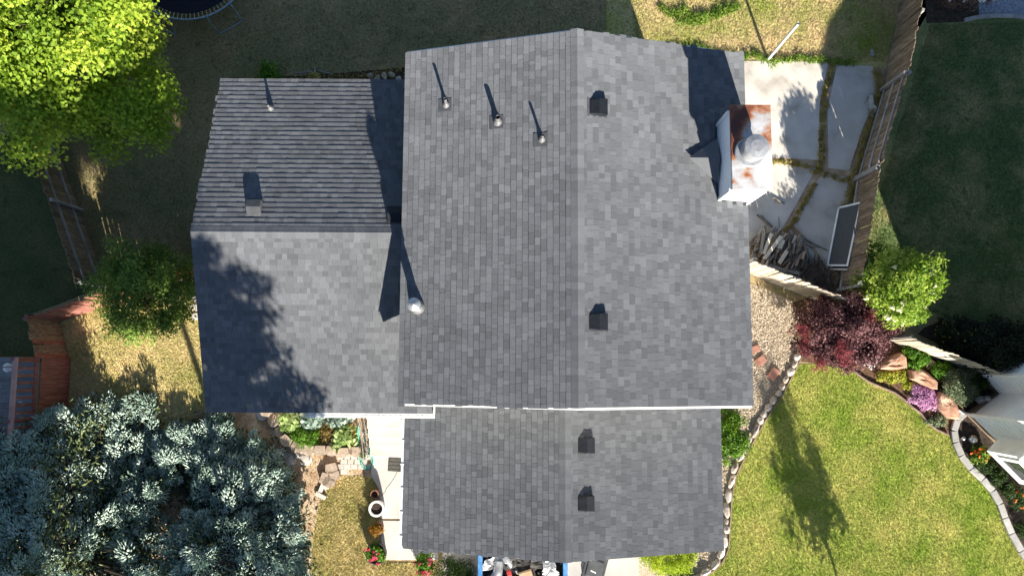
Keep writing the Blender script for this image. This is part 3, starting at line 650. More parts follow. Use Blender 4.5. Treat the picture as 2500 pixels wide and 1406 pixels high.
def fence(label, A, B, h, m, rails=(), rail_side=1, pitch=.14, post_every=2.4, rail_m='rail_grey', rail_span=(0, 1), post_m=None, jit=.03, board_pick=None, name='wooden_fence', group=None, gap=.006):
    A, B = Vector((A.x, A.y, 0)), Vector((B.x, B.y, 0)); d = (B - A); Ln = d.length; d.normalize(); rz = math.atan2(d.y, d.x); nrm = Vector((-d.y, d.x, 0))
    f = empty(name, A, label, 'fence', group); n = max(2, int(Ln / pitch)); ms = [board_mesh(pitch - gap, h + k * jit, .018, m) for k in (-1, 0, 1)]; alt = {}
    for i in range(n):
        p = A + d * ((i + .5) * Ln / n); mm = random.choice(ms)
        if board_pick and board_pick(i, n):
            bm_ = board_pick(i, n)
            if bm_ not in alt: alt[bm_] = board_mesh(pitch - gap, h, .022, bm_)
            mm = alt[bm_]
        inst('board', mm, f, p + nrm * random.uniform(-.004, .004), (random.gauss(0, .008), random.gauss(0, .006), rz + random.gauss(0, .02)))
    for z in rails:
        a = A + d * Ln * rail_span[0]; b = A + d * Ln * rail_span[1]; off = nrm * (.03 * rail_side)
        MB().bar(a + off + Vector((0, 0, z)), b + off + Vector((0, 0, z)), .04, .09).build('rail', rail_m, f)
    k = max(1, round(Ln / post_every))
    for i in range(k + 1):
        p = A + d * (Ln * i / k) + nrm * (.07 * rail_side); MB().box(p + Vector((0, 0, (h - .04) / 2)), (.09, .09, h - .04), rz).build('post', post_m or rail_m, f)
    return f

FH = 1.6
F1a, F1b, F1c = P(2190, -75), P(2163, 212), P(2048, 705)
F1m = P(2090, 420)
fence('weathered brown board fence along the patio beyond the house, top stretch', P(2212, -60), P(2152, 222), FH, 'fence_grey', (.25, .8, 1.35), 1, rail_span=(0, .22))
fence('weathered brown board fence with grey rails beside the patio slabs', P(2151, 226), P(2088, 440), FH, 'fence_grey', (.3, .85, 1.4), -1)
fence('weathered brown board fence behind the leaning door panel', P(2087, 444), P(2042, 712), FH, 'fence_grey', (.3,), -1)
fence('sunlit board fence running from the house to the purple bush', P(1800, 655), P(2036, 752), FH, 'fence_sunlit', (.3, .85, 1.4), 1, pitch=.13)
fence('pale sunlit board fence behind the sandstone boulders', P(2165, 830), P(2378, 912), FH * .9, 'fence_sunlit', (.3, 1.1), 1, pitch=.14)
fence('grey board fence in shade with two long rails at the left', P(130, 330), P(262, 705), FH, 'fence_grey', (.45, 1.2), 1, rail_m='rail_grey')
fence('red-stained board fence beside the shade tree', P(147, 784), P(560, 648), FH, 'red_stain', (.3, 1.3), 1, rail_m='red_stain')
fence('worn brown board fence panel with two red boards, corner of red fence', P(168, 873), P(147, 784), FH, 'worn_boards', (), 1, pitch=.125, rail_m='red_stain', board_pick=lambda i, n: 'red_stain' if i in (0, 3) else None, post_every=1.3)

# ------------------------------------------------------------------ raised deck at the left edge
dk0 = P(172, 873); DX, DY1 = dk0.x, dk0.y; DY0 = DY1 - 3.4; DZ = 1.46
deck = empty('deck', (DX - 1.5, DY0, 0), 'raised grey plank deck with red skirting and railing, left edge', 'deck')
for i in range(24):
    y0 = DY1 - .142 * (i + 1); MB().box((DX - 1.7, y0 + .068, DZ - .02), (3.36, .128, .04)).build('plank', 'deck_grey', deck)
sk = board_mesh(.138, DZ - .06, .02, 'red_stain', .001)
for i in range(24): inst('skirt_board', sk, deck, (DX + .012, DY1 - .142 * (i + .5), 0), (0, 0, math.pi / 2))
bal = MB().box((0, 0, .47), (.04, .065, .94)).mesh('baluster', 'red_stain')
for i in range(16): inst('baluster', bal, deck, (DX - .03, DY1 - .1 - .205 * i, DZ))
MB().box((DX - .03, DY1 - 1.7, DZ + .97), (.14, 3.4, .04)).build('handrail', 'pink_rail', deck)
MB().box((DX - .03, DY1 - 1.7, DZ + .1), (.05, 3.4, .08)).build('bottom_rail', 'red_stain', deck)
for y in (DY1 - .05, DY1 - 1.75, DY1 - 3.35): MB().box((DX - .1, y, (DZ + 1) / 2), (.1, .1, DZ + 1)).build('post', 'red_stain', deck)
MB().box((DX - 1.7, DY1 - .01, DZ - .12), (3.4, .04, .16)).build('rim_board', 'pink_rail', deck)
q = P(16, 897, 1.9); bf = empty('hanging_lantern', (q.x, q.y, DZ), 'small white lantern hanging over the grey deck', 'lantern')
MB().lathe((q.x, q.y, 1.72), [(.03, 0), (.11, .02), (.12, .14), (.13, .15), (.04, .24), (.01, .26)], 16).build('shade', 'lantern_white', bf)
MB().tube([(q.x + .2, q.y + .02, DZ), (q.x + .2, q.y + .02, 2.25), (q.x + .12, q.y, 2.32), (q.x, q.y, 2.26), (q.x, q.y, 1.98)], .012, 6).build('hook', 'iron', bf)

# ------------------------------------------------------------------ trees
def limbs(b, base, top, r0, n, spread_, hfrom, seedpts=None, r1=.03):
    """Trunk plus limbs reaching to given points."""
    base, top = Vector(base), Vector(top); k = 7
    tr = [base.lerp(top, i / k) + Vector((noise.noise(Vector((i, 0, base.x))) * .12, noise.noise(Vector((i, 5, base.x))) * .12, 0)) * (i > 0) for i in range(k + 1)]
    b.tube(tr, [r0 * (1 - .82 * i / k) for i in range(k + 1)], 9)
    for tgt in (seedpts if seedpts is not None else []):
        tgt = Vector(tgt); f = min(.95, max(hfrom, random.uniform(hfrom, .9))); s = base.lerp(top, f); mid = s.lerp(tgt, .5) + Vector((0, 0, .15 * (tgt - s).length))
        b.tube([s, mid, tgt], [r0 * .35 * (1 - f * .5), r0 * .2, .012], 5, cap=False)

def broad_tree(name, label, base, crown, rad, ncl, per, L, W, m, cr=.5, group=None, bark='bark', limb_n=24, zf=.35, flat=.4, hollow=.45, bumpy=.22, extra=()):
    base = Vector(base); t = empty(name, base, label, 'tree', group); C = np.array(crown); rad = np.array(rad); more = [np.array(q) for q in extra]
    u = unit(rng.normal(0, 1, (ncl, 3))); rr = rng.uniform(hollow, 1.0, (ncl, 1)) ** .7; pk = rng.integers(0, 1 + len(more), ncl)
    bump_ = np.array([1 + bumpy * noise.noise(Vector(q) * 2.2 + Vector((base.x, 0, 0))) for q in u])[:, None]
    CC = np.array([C] + [q[:3] for q in more])[pk]; RR = np.array([rad] + [q[3:] for q in more])[pk]
    cen = CC + u * rr * RR * bump_
    V, T, pos = clusters(cen, np.array([cr, cr, cr * flat]), per, L, W, up=.9, axis=u, tj=.14)
    link('crown', fast_mesh('crown', V - np.array(base), 4, T, m), t)
    b = MB(); pick = cen[rng.choice(ncl, limb_n, replace=False)]
    limbs(b, base, (C[0], C[1], C[2] + rad[2] * .5), max(.07, rad[0] * .055), limb_n, 1, zf, [C + (q - C) * .92 for q in pick]); b.build('trunk', bark, t, smooth=True)
    return t

leafmat('maple_leaf', [(.0, lin(94, 124, 40)), (.5, lin(138, 164, 52)), (1, lin(190, 200, 80))], trans=.45, tboost=1.4)
leafmat('apple_leaf', [(.0, lin(78, 102, 44)), (.5, lin(112, 140, 60)), (1, lin(152, 174, 86))], trans=.35)
leafmat('tall_leaf', [(.0, lin(40, 62, 30)), (1, lin(80, 105, 50))], trans=.25)
leafmat('spruce_needle', [(.0, lin(90, 110, 84)), (.35, lin(136, 158, 144)), (.7, lin(178, 196, 182)), (1, lin(216, 225, 212))], trans=.06, rough=.7, spec=.1)
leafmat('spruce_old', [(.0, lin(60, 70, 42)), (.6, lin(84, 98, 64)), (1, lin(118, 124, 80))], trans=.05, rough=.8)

broad_tree('maple_tree', 'bright green leafy tree in the top left corner', P(150, 270), (-12.7, 9.1, 3.9), (3.4, 3.2, 2.6), 270, 300, .12, .085, 'maple_leaf', cr=.62, flat=.36, bumpy=.5, hollow=.5, limb_n=40)
broad_tree('fruit_tree', 'small dark green tree in the side yard beside the left roof edge', P(372, 772), (-10.55, 2.05, 1.8), (1.55, 1.5, 1.05), 165, 120, .08, .055, 'apple_leaf', cr=.3, hollow=.25, limb_n=16)
# unseen trees south of the frame; the last two are added for shade
broad_tree('unseen_shade_tree', 'tall tree standing south of the house, its shade on the left roof', (-5.6, -10.2, 0), (-5.6, -10.2, 8.6), (3.0, 2.4, 2.5), 290, 110, .15, .085, 'tall_leaf', cr=.42, hollow=.1, limb_n=30, zf=.5, extra=[(-3.9, -10.2, 7.5, 1.75, 1.8, 1.4), (-3.9, -10.2, 9.7, 1.4, 1.6, 1.3)])
broad_tree('unseen_shade_tree', 'unseen tree added south of the house, leaning west to shade the leafy tree', (-5.4, -11.0, 0), (-7.7, -10.6, 10.4), (2.7, 2.4, 2.8), 520, 95, .17, .1, 'tall_leaf', cr=.55, hollow=.1, limb_n=30, zf=.6, extra=[(-5.4, -10.6, 11.2, 1.7, 1.8, 1.5)])
broad_tree('unseen_shade_tree', 'unseen tree added south of the grey deck to shade the neighbouring yard', (-15.0, -10.4, 0), (-15.0, -10.4, 8.0), (3.5, 3.0, 3.2), 500, 90, .17, .1, 'tall_leaf', cr=.6, hollow=.15, limb_n=26, zf=.4, extra=[(-10.7, -10.4, 7.7, 1.9, 1.9, 1.15)])

def young_tree(base, h, r, z0):
    base = Vector(base); t = empty('young_tree', base, 'slender young tree south of the front lawn, its shadow on the grass', 'tree')
    cen = []
    for k in range(56):
        z = rng.uniform(z0, h); f = (z - z0) / (h - z0); w = r * (1 - f * f * .75) * (.45 + .55 * abs(math.sin(f * 8 + 1)))
        a = rng.uniform(0, 6.28); cen.append((base.x + math.cos(a) * w * rng.uniform(.1, 1), base.y + math.sin(a) * w * rng.uniform(.1, 1), z))
    V, T, _ = clusters(cen, np.array([.2, .2, .3]), 80, .1, .07, up=.4)
    link('crown', fast_mesh('crown', V - np.array(base), 4, T, 'tall_leaf'), t)
    b = MB(); limbs(b, base, base + Vector((0, 0, h - .2)), .055, 0, 1, .3, cen[:24]); b.build('trunk', 'bark', t, smooth=True)
q = P(2042, 1404); young_tree((q.x + .66 * 1.3, q.y - 2.15 * 1.3, 0), 4.2, .95, 1.95)

# blue spruces: sprays of needle shoots
def shoots(pos, d, L, r):
    """Each shoot: a three-sided spindle of needles pointing along d. Returns (n*6,3,3) triangles."""
    n = len(pos); d = unit(d); a = unit(np.cross(d, rng.normal(0, 1, (n, 3)))); b = np.cross(d, a); L = L[:, None]; r = r[:, None]
    ring = [pos + d * L * .45 + (a * math.cos(k * 2.094) + b * math.sin(k * 2.094)) * r for k in range(3)]
    tip = pos + d * L; out = []
    for k in range(3):
        j = (k + 1) % 3; out += [np.stack([pos, ring[j], ring[k]], 1), np.stack([ring[k], ring[j], tip], 1)]
    return np.concatenate(out, 0)

def spruce(name, label, foot, trunk, hfun, nspray, hi_trunk, holes=(), dens=1.0):
    base = Vector((trunk[0], trunk[1], 0)); t = empty(name, base, label, 'tree', 'blue spruces at the lower left')
    foot = [(x - (8 if x > 500 else 0), y + (0 if x < 200 else 22 if x < 470 else 14) * (y < 1200)) for x, y in foot]
    px = sample_px(foot, nspray * 3)
    for hp in holes: px = px[~in_poly(px[:, 0], px[:, 1], hp)]
    px = px[:nspray]; tris = []; tint = []; old = []; oldt = []; bb = MB()
    for q in px:
        g = P(q[0], q[1], 1.0); z = hfun(g.x, g.y) + 2.1 * min(1, max(0, (-12.2 - g.x) / 1.4)) + rng.normal(0, .13); z = max(.12, z); layer = rng.random()
        if layer < .35: z *= rng.uniform(.45, .8)
        c = np.array(P(q[0], q[1], z)); out = np.array([c[0] - base.x, c[1] - base.y, 0]); dist = np.linalg.norm(out) + 1e-6; out /= dist
        ax = unit((out + np.array([*rng.normal(0, .6, 2), rng.uniform(.1, .5)]))[None])[0]; Ls = rng.uniform(.24, .46); k = int(100 * dens)
        side = np.cross(ax, [0, 0, 1.0]); side /= np.linalg.norm(side) + 1e-6; upv = np.cross(side, ax)
        uu = unit(rng.normal(0, 1, (k, 3)) + np.array([.35, 0, .75])); loc = uu * np.array([1.0, .62, .42]) * rng.uniform(.72, 1.0, (k, 1)) * Ls
        p = c + loc[:, :1] * ax + loc[:, 1:2] * side + loc[:, 2:] * upv
        dd = uu[:, :1] * ax * 1.1 + uu[:, 1:2] * side + uu[:, 2:] * upv * .8 + ax * .7
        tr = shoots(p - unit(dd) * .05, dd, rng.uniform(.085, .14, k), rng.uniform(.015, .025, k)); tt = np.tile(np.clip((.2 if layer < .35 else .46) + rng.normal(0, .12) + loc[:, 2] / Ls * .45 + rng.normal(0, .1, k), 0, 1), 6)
        tris.append(tr); tint.append(tt)
        k2 = int(26 * dens); p = c + rng.normal(0, .2, (k2, 3)) * np.array([1, 1, .4]) - np.array([0, 0, .16]) - ax * (rng.uniform(0, .6, k2))[:, None]
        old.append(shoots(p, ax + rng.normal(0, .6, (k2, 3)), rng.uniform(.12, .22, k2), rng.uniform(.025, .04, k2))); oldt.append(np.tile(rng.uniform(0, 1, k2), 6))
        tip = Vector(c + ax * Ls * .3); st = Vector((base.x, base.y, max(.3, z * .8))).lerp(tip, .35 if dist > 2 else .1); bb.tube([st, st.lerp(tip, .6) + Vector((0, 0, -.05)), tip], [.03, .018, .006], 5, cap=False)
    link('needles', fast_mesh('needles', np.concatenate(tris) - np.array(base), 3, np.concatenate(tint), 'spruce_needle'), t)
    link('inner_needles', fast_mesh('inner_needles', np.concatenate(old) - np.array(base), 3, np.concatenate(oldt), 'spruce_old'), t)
    bb.build('branches', 'bark_dark', t); MB().tube([base, base + Vector((.05, 0, hi_trunk * .5)), base + Vector((0, .05, hi_trunk))], [.18, .13, .03], 10).build('trunk', 'bark', t, smooth=True)

hs = lambda x, y: .2 + max(0, -2.3 - y) * .27 + .25 * min(1, max(0, (-4.4 - y) / 1.1)) + min(.36, max(.05, (-1.9 - y) * .3)) * noise.noise(Vector((x * 1.3, y * 1.3, 3.0)))
GAP = [(405, 1205), (430, 1180), (465, 1160), (480, 1170), (470, 1195), (430, 1240), (408, 1245)]
spruce('blue_spruce', 'large blue spruce overlapping the grey deck and dry side lawn', [(-60, 1062), (60, 1050), (105, 1030), (150, 1000), (190, 985), (222, 938), (258, 950), (290, 985), (318, 965), (350, 935), (392, 962), (380, 1040), (420, 1060), (430, 1150), (370, 1240), (420, 1330), (440, 1470), (-60, 1470)], (-12.3, -5.4), hs, 560, 1.6, [GAP])
spruce('blue_spruce', 'blue spruce overhanging the front corner of the left roof', [(385, 1060), (430, 1015), (470, 1035), (505, 1005), (560, 990), (585, 1035), (640, 1060), (688, 1090), (690, 1140), (735, 1165), (728, 1250), (752, 1330), (760, 1470), (420, 1470), (400, 1320), (470, 1240), (500, 1130), (400, 1110)], (-8.9, -5.3), hs, 500, 1.6, [GAP])
# ------------------------------------------------------------------ shrubs and flowers
def shrub(name, label, c, rad, ncl, per, L, W, m, cr=.2, flowers=None, group=None, cat='shrub', stem=True, up=.7, hollow=.55, flat=.8, spread_=.5, zc=None, core=None):
    """c: ground centre; rad: ellipsoid radii, crown centre at zc. flowers: list of (material, n, size, mask)."""
    c = Vector((c[0], c[1], 0)); t = empty(name, c, label, cat, group); zc = rad[2] * .75 if zc is None else zc
    u = unit(rng.normal(0, 1, (ncl, 3))); u[:, 2] = np.where(u[:, 2] < -.35, -u[:, 2], u[:, 2])
    rr = rng.uniform(hollow, 1, (ncl, 1)); bmp = np.array([1 + .42 * noise.noise(Vector(q) * 1.9 + Vector((c.x * 3, 0, c.y))) for q in u])[:, None]
    cen = np.array([c.x, c.y, zc]) + u * rr * bmp * np.array(rad); cen[:, 2] = np.maximum(cen[:, 2], .05)
    V, T, pos = clusters(cen, np.array([cr, cr, cr * flat]), per, L, W, up=up, axis=u, spread_=spread_, tj=.17)
    link('foliage', fast_mesh('foliage', V - np.array(c), 4, T, m), t)
    if flowers:
        for fm, n, sz, mask in flowers:
            uu = unit(rng.normal(0, 1, (n * 4, 3))); uu = uu[uu[:, 2] > .1]; pp = np.array([c.x, c.y, zc]) + uu * np.array(rad) * rng.uniform(.97, 1.08, (len(uu), 1))
            if mask: k = np.array([mask(*q) for q in pp]); pp = pp[k]; uu = uu[k]
            pp = pp[:n]; uu = uu[:n]
            if len(pp) == 0: continue
            if sz >= .055:
                for q_, u_ in zip(pp, uu):
                    Vf, Tf, _ = clusters([q_], sz * .8, 14, sz, sz * .7, up=.8, axis=u_[None]); link('flower_head', fast_mesh('flower_head', Vf - np.array(c), 4, Tf, fm), t)
            else:
                Vf, Tf, _ = clusters(pp, sz * .8, 14, sz, sz * .7, up=.8, axis=uu); tag(link('flowers', fast_mesh('flowers', Vf - np.array(c), 4, Tf, fm), t), kind='stuff')
    if stem:
        b = MB()
        for k in range(7):
            q = Vector(cen[rng.integers(ncl)]); b.tube([c + Vector((rng.normal(0, .04), rng.normal(0, .04), 0)), c.lerp(q, .5) + Vector((0, 0, .1)), q], [.022, .016, .006], 5, cap=False)
        b.build('stems', 'bark', t)
    return t
G3 = lambda a, b, c: [(.0, lin(*a)), (.5, lin(*b)), (1, lin(*c))]
leafmat('viburnum_leaf', G3((80, 112, 30), (124, 152, 48), (186, 196, 100)), trans=.42, tboost=1.4)
leafmat('cream_petal', G3((190, 190, 130), (225, 222, 180), (245, 242, 225)), trans=.2)
leafmat('white_petal', G3((215, 215, 205), (235, 235, 230), (250, 250, 250)), trans=.2)
leafmat('plum_leaf', G3((52, 33, 35), (88, 57, 60), (138, 102, 102)), trans=.15, spec=.1, rough=.6)
leafmat('plume', G3((112, 50, 56), (142, 70, 76), (172, 104, 106)), trans=.3)
leafmat('box_leaf', G3((40, 74, 16), (78, 116, 26), (126, 156, 44)), trans=.3)
leafmat('lime_leaf', G3((104, 130, 20), (142, 164, 30), (180, 192, 52)), trans=.3)
leafmat('dark_leaf', G3((18, 26, 14), (30, 40, 22), (48, 60, 34)), trans=.2)
leafmat('deep_leaf', G3((26, 44, 14), (44, 66, 22), (66, 88, 32)), trans=.25)
leafmat('hosta_leaf', G3((96, 128, 62), (140, 162, 92), (206, 212, 160)), trans=.3)
leafmat('hosta_blue', G3((92, 116, 100), (140, 160, 146), (205, 214, 202)), trans=.25)
leafmat('grey_leaf', G3((70, 84, 58), (104, 118, 86), (150, 160, 126)), trans=.2)
leafmat('gold_leaf', G3((112, 124, 34), (160, 162, 56), (208, 200, 96)), trans=.3)
leafmat('pink_petal', G3((132, 84, 124), (178, 124, 166), (226, 190, 216)), trans=.25)
leafmat('hot_petal', G3((170, 30, 70), (205, 60, 100), (228, 120, 140)), trans=.25)
leafmat('orange_petal', G3((190, 70, 20), (224, 110, 40), (236, 150, 80)), trans=.25)
leafmat('mum_leaf', G3((74, 60, 14), (130, 98, 20), (170, 90, 24)), trans=.25)
leafmat('fern_leaf', G3((52, 92, 20), (86, 128, 34), (122, 156, 56)), trans=.3)
leafmat('dry_leaf', G3((96, 78, 40), (136, 116, 60), (170, 150, 90)), trans=.2)
leafmat('weed_leaf', G3((112, 106, 48), (154, 142, 72), (196, 178, 116)), trans=.2)
leafmat('weed_green', G3((70, 104, 30), (104, 136, 44), (150, 168, 76)), trans=.3)
leafmat('smoke_leaf', G3((84, 62, 50), (118, 92, 78), (150, 122, 104)), trans=.2)
leafmat('twig', G3((46, 38, 32), (80, 70, 62), (120, 108, 98)), trans=0)

q = P(2172, 700, 1.5); shrub('viburnum', 'bright green shrub with white flower heads beyond the board fence', (q.x, q.y), (.98, 1.12, 1.25), 210, 90, .13, .05, 'viburnum_leaf', cr=.26, zc=1.6,
    flowers=[('cream_petal', 18, .08, None), ('white_petal', 6, .1, lambda x, y, z: x > q.x + .3 and y < q.y)])
q = P(2056, 808, .95); pl = shrub('smoke_bush', 'dark purple bush with dusky pink plumes at the lawn edge', (q.x, q.y), (1.42, 1.05, .95), 360, 100, .07, .05, 'plum_leaf', cr=.22, zc=1.0, hollow=.3)
for px, py, r in ((1962, 815, .3), (2062, 862, .36), (2142, 765, .32), (2000, 885, .26), (1965, 850, .2), (2120, 780, .2), (2066, 885, .25)):
    c = np.array(P(px, py, (1.75 if 2000 < px < 2130 and py < 870 else 1.2))); V, T, _ = clusters(c + rng.normal(0, r * .5, (30, 3)) * np.array([.7, 1, .4]), .1, 46, .05, .018, up=.5, spread_=1.0)
    link('plume', fast_mesh('plume', V - np.array(base_of(pl)), 4, T, 'plume'), pl)
q = P(1765, 1062); shrub('box_shrub', 'leafy green shrub against the garage wall beside the gravel', (q.x + .05, q.y), (.52, .82, .45), 110, 70, .06, .045, 'box_leaf', cr=.15)
q = P(1632, 1345); shrub('lime_shrub', 'clipped lime green mound beside the driveway', (q.x, q.y), (.88, .6, .42), 150, 80, .055, .022, 'lime_leaf', cr=.15)
q = P(1650, 1392); shrub('ground_cover', 'low dark green plant below the lime mound', (q.x, q.y), (.4, .14, .12), 26, 40, .05, .03, 'deep_leaf', cr=.1, stem=False)
q = P(1112, 1398); shrub('evergreen_shrub', 'rounded dark green shrub beside the blue dumpster', (q.x, q.y), (.7, .62, .55), 150, 90, .05, .016, 'deep_leaf', cr=.15)
q = P(1038, 1370); shrub('rose_bush', 'pink flowering plant at the end of the front walk', (q.x, q.y), (.26, .36, .3), 34, 36, .08, .035, 'fern_leaf', cr=.1, flowers=[('hot_petal', 12, .06, None)])
q = P(2305, 820); shrub('yellow_dotted_shrub', 'dark shrub dotted with small yellow flowers in neighbouring shade', (q.x, q.y), (.62, .55, .7), 90, 60, .07, .045, 'dark_leaf', cr=.17, flowers=[('gold_leaf', 46, .03, None)])
q = P(2392, 850); shrub('dark_shrub', 'large dark shrub against the neighbouring white wall', (q.x - .1, q.y), (1.15, .85, 1.0), 190, 70, .08, .055, 'dark_leaf', cr=.22)
q = P(2352, 5); shrub('smoky_shrub', 'brownish shrub with white blooms in the top right corner', (q.x - .1, q.y + .2), (1.05, .6, .8), 150, 80, .06, .03, 'smoke_leaf', cr=.2, flowers=[('white_petal', 16, .1, None)])
q = P(2228, 870); shrub('peony_plant', 'bright green leafy plant between boulder and fence', (q.x, q.y), (.36, .34, .28), 46, 40, .12, .04, 'fern_leaf', cr=.12)
q = P(2285, 902); shrub('peony_plant', 'green leafy plant behind the middle sandstone boulder', (q.x, q.y), (.3, .24, .26), 38, 40, .12, .04, 'fern_leaf', cr=.12)
q = P(2322, 938); shrub('grey_shrub', 'grey-green twiggy shrub behind the last sandstone boulder', (q.x, q.y), (.52, .55, .42), 110, 70, .06, .02, 'grey_leaf', cr=.16)
q = P(2370, 915); shrub('shade_plant', 'dark leafy plant at the fence end by the white corner', (q.x - .05, q.y - .08), (.34, .4, .3), 50, 50, .08, .03, 'deep_leaf', cr=.14)
q = P(2178, 918); shrub('gold_cover', 'yellow-green trailing plant in front of the first boulder', (q.x, q.y), (.62, .2, .1), 60, 50, .05, .035, 'gold_leaf', cr=.1, stem=False)
q = P(2218, 942); shrub('gold_cover', 'small yellow-green clump beside the pink flower mound', (q.x, q.y), (.2, .16, .1), 20, 40, .05, .035, 'gold_leaf', cr=.08, stem=False)
q = P(2247, 966); shrub('phlox_mound', 'mound of pink and violet flowers between boulders', (q.x, q.y), (.42, .38, .16), 90, 60, .04, .036, 'pink_petal', cr=.1, stem=False, up=1.5, spread_=.3)
q = P(2118, 880); shrub('white_flowers', 'patch of white blossom beside the first sandstone boulder', (q.x, q.y), (.26, .2, .12), 36, 44, .05, .045, 'white_petal', cr=.08, stem=False)
q = P(2085, 892); shrub('gold_cover', 'tiny yellow plant at the tip of the rock garden', (q.x, q.y), (.13, .1, .07), 10, 36, .05, .035, 'gold_leaf', cr=.06, stem=False)
q = P(2285, 1025); shrub('low_plant', 'low tufts below the last sandstone boulder', (q.x, q.y), (.35, .18, .07), 26, 34, .05, .03, 'grey_leaf', cr=.09, stem=False)
q = P(2392, 1106); shrub('orange_lilies', 'orange flowers with bright leaves in the dark bed by the white house', (q.x - .12, q.y), (.26, .26, .2), 30, 30, .12, .03, 'weed_green', cr=.1, flowers=[('orange_petal', 10, .055, None)])
q = P(2488, 1215); shrub('orange_lilies', 'orange flowers low at the right edge of the picture', (q.x - .1, q.y), (.24, .34, .2), 30, 26, .13, .02, 'deep_leaf', cr=.12, flowers=[('orange_petal', 7, .06, None)])
for k, (px, py, r) in enumerate(((2395, 1128, .24), (2430, 1165, .26), (2452, 1195, .24), (2495, 1290, .26))):
    q = P(px, py); shrub('bed_plant', ('low green plant just below the orange flowers', 'green plant midway along the dark bed', 'strappy green plant near the curb bend', 'strappy plant at the right edge, lowest in the bed')[k], (q.x, q.y), (r, r, .18), 26, 30, .12, .022, 'deep_leaf', cr=.12, stem=False, group='plants in the dark bed')
# planted bed beside the steps
q = P(716, 1026); shrub('hosta', 'pale green hosta at the left end of the stone bed', (q.x, q.y), (.34, .32, .24), 40, 16, .19, .09, 'hosta_leaf', cr=.15, stem=False, up=1.2, spread_=.35)
q = P(765, 1022); shrub('hosta', 'blue-grey hosta in the middle of the stone bed', (q.x, q.y + .05), (.36, .36, .26), 40, 16, .17, .11, 'hosta_blue', cr=.15, stem=False, up=1.2, spread_=.35)
q = P(832, 1022); shrub('hosta', 'grey-green hosta under the gutter by the steps', (q.x, q.y + .05), (.36, .24, .25), 34, 16, .16, .1, 'hosta_blue', cr=.14, stem=False, up=1.2, spread_=.35)
q = P(838, 1064); shrub('hosta', 'cream-edged hosta leaning over the front blocks', (q.x, q.y), (.36, .34, .25), 42, 18, .18, .08, 'hosta_leaf', cr=.15, stem=False, up=1.2, spread_=.35)
q = P(752, 1066); shrub('juniper', 'low feathery green shrub in the stone bed', (q.x, q.y), (.44, .34, .26), 90, 60, .06, .02, 'fern_leaf', cr=.12, stem=False)
q = P(800, 1060); shrub('dry_plant', 'thin brownish plant between shrub and hosta', (q.x, q.y), (.24, .36, .2), 30, 22, .09, .02, 'dry_leaf', cr=.13)
q = P(862, 1050); shrub('spiky_plant', 'reddish thin plant beside the garden hose', (q.x, q.y), (.1, .25, .2), 14, 20, .1, .02, 'mum_leaf', cr=.1)
for k, (px, py, r) in enumerate(((668, 186, .36), (768, 197, .16))):
    q = P(px, py); shrub('weed_clump', ('leafy green weed behind the left roof', 'small yellowish weed behind the left roof')[k], (q.x, q.y), (r, r * .9, r * .9), 36 - 20 * k, 30, .09, .045, ('fern_leaf', 'weed_leaf')[k], cr=.13)

# ------------------------------------------------------------------ stones, boulders, blocks
def boulder(label, outline, h, seed):
    pts = [Vector((p.x, p.y, 0)) for p in poly(*outline)]; c = sum(pts, Vector()) / len(pts); n = len(pts)
    fine = []
    for i in range(n):
        a, b = pts[i], pts[(i + 1) % n]
        for k in range(4):
            q = a.lerp(b, k / 4); fine.append(q + (q - c) * .05 * noise.noise(q * 6 + Vector((seed, 0, 0))))
    b = MB(); m = len(fine); rings = [(1.03, 0), (1.04, h * .5), (.99, h * .86), (.9, h), (.6, h * 1.06), (.3, h * 1.04)]
    vs = [c + (q - c) * s + Vector((0, 0, z + (.05 * noise.noise(q * 2.5 + Vector((0, seed, s * 3))) if z else 0))) for s, z in rings for q in fine] + [c + Vector((0, 0, h * 1.05))]
    fs = [(r * m + i, r * m + (i + 1) % m, (r + 1) * m + (i + 1) % m, (r + 1) * m + i) for r in range(len(rings) - 1) for i in range(m)]
    k = (len(rings) - 1) * m; fs += [(k + i, k + (i + 1) % m, len(vs) - 1) for i in range(m)]
    o = b.add(vs, fs).build('boulder', 'sandstone', org=(c.x, c.y, 0)); tag(o, label, 'boulder', 'sandstone boulders in the rock garden'); return o
boulder('sandstone boulder half shaded by the purple bush', [(2138, 893), (2165, 872), (2188, 862), (2200, 872), (2203, 897), (2182, 902), (2158, 902), (2140, 899)], .34, 1)
boulder('middle sandstone boulder above the pink flowers', [(2212, 905), (2230, 896), (2254, 910), (2275, 932), (2276, 950), (2264, 948), (2240, 938), (2214, 924)], .34, 2)
boulder('largest sandstone boulder at the right end of the rock garden', [(2282, 955), (2302, 963), (2320, 984), (2328, 1006), (2326, 1022), (2306, 1018), (2290, 1002), (2280, 985), (2276, 966)], .36, 3)

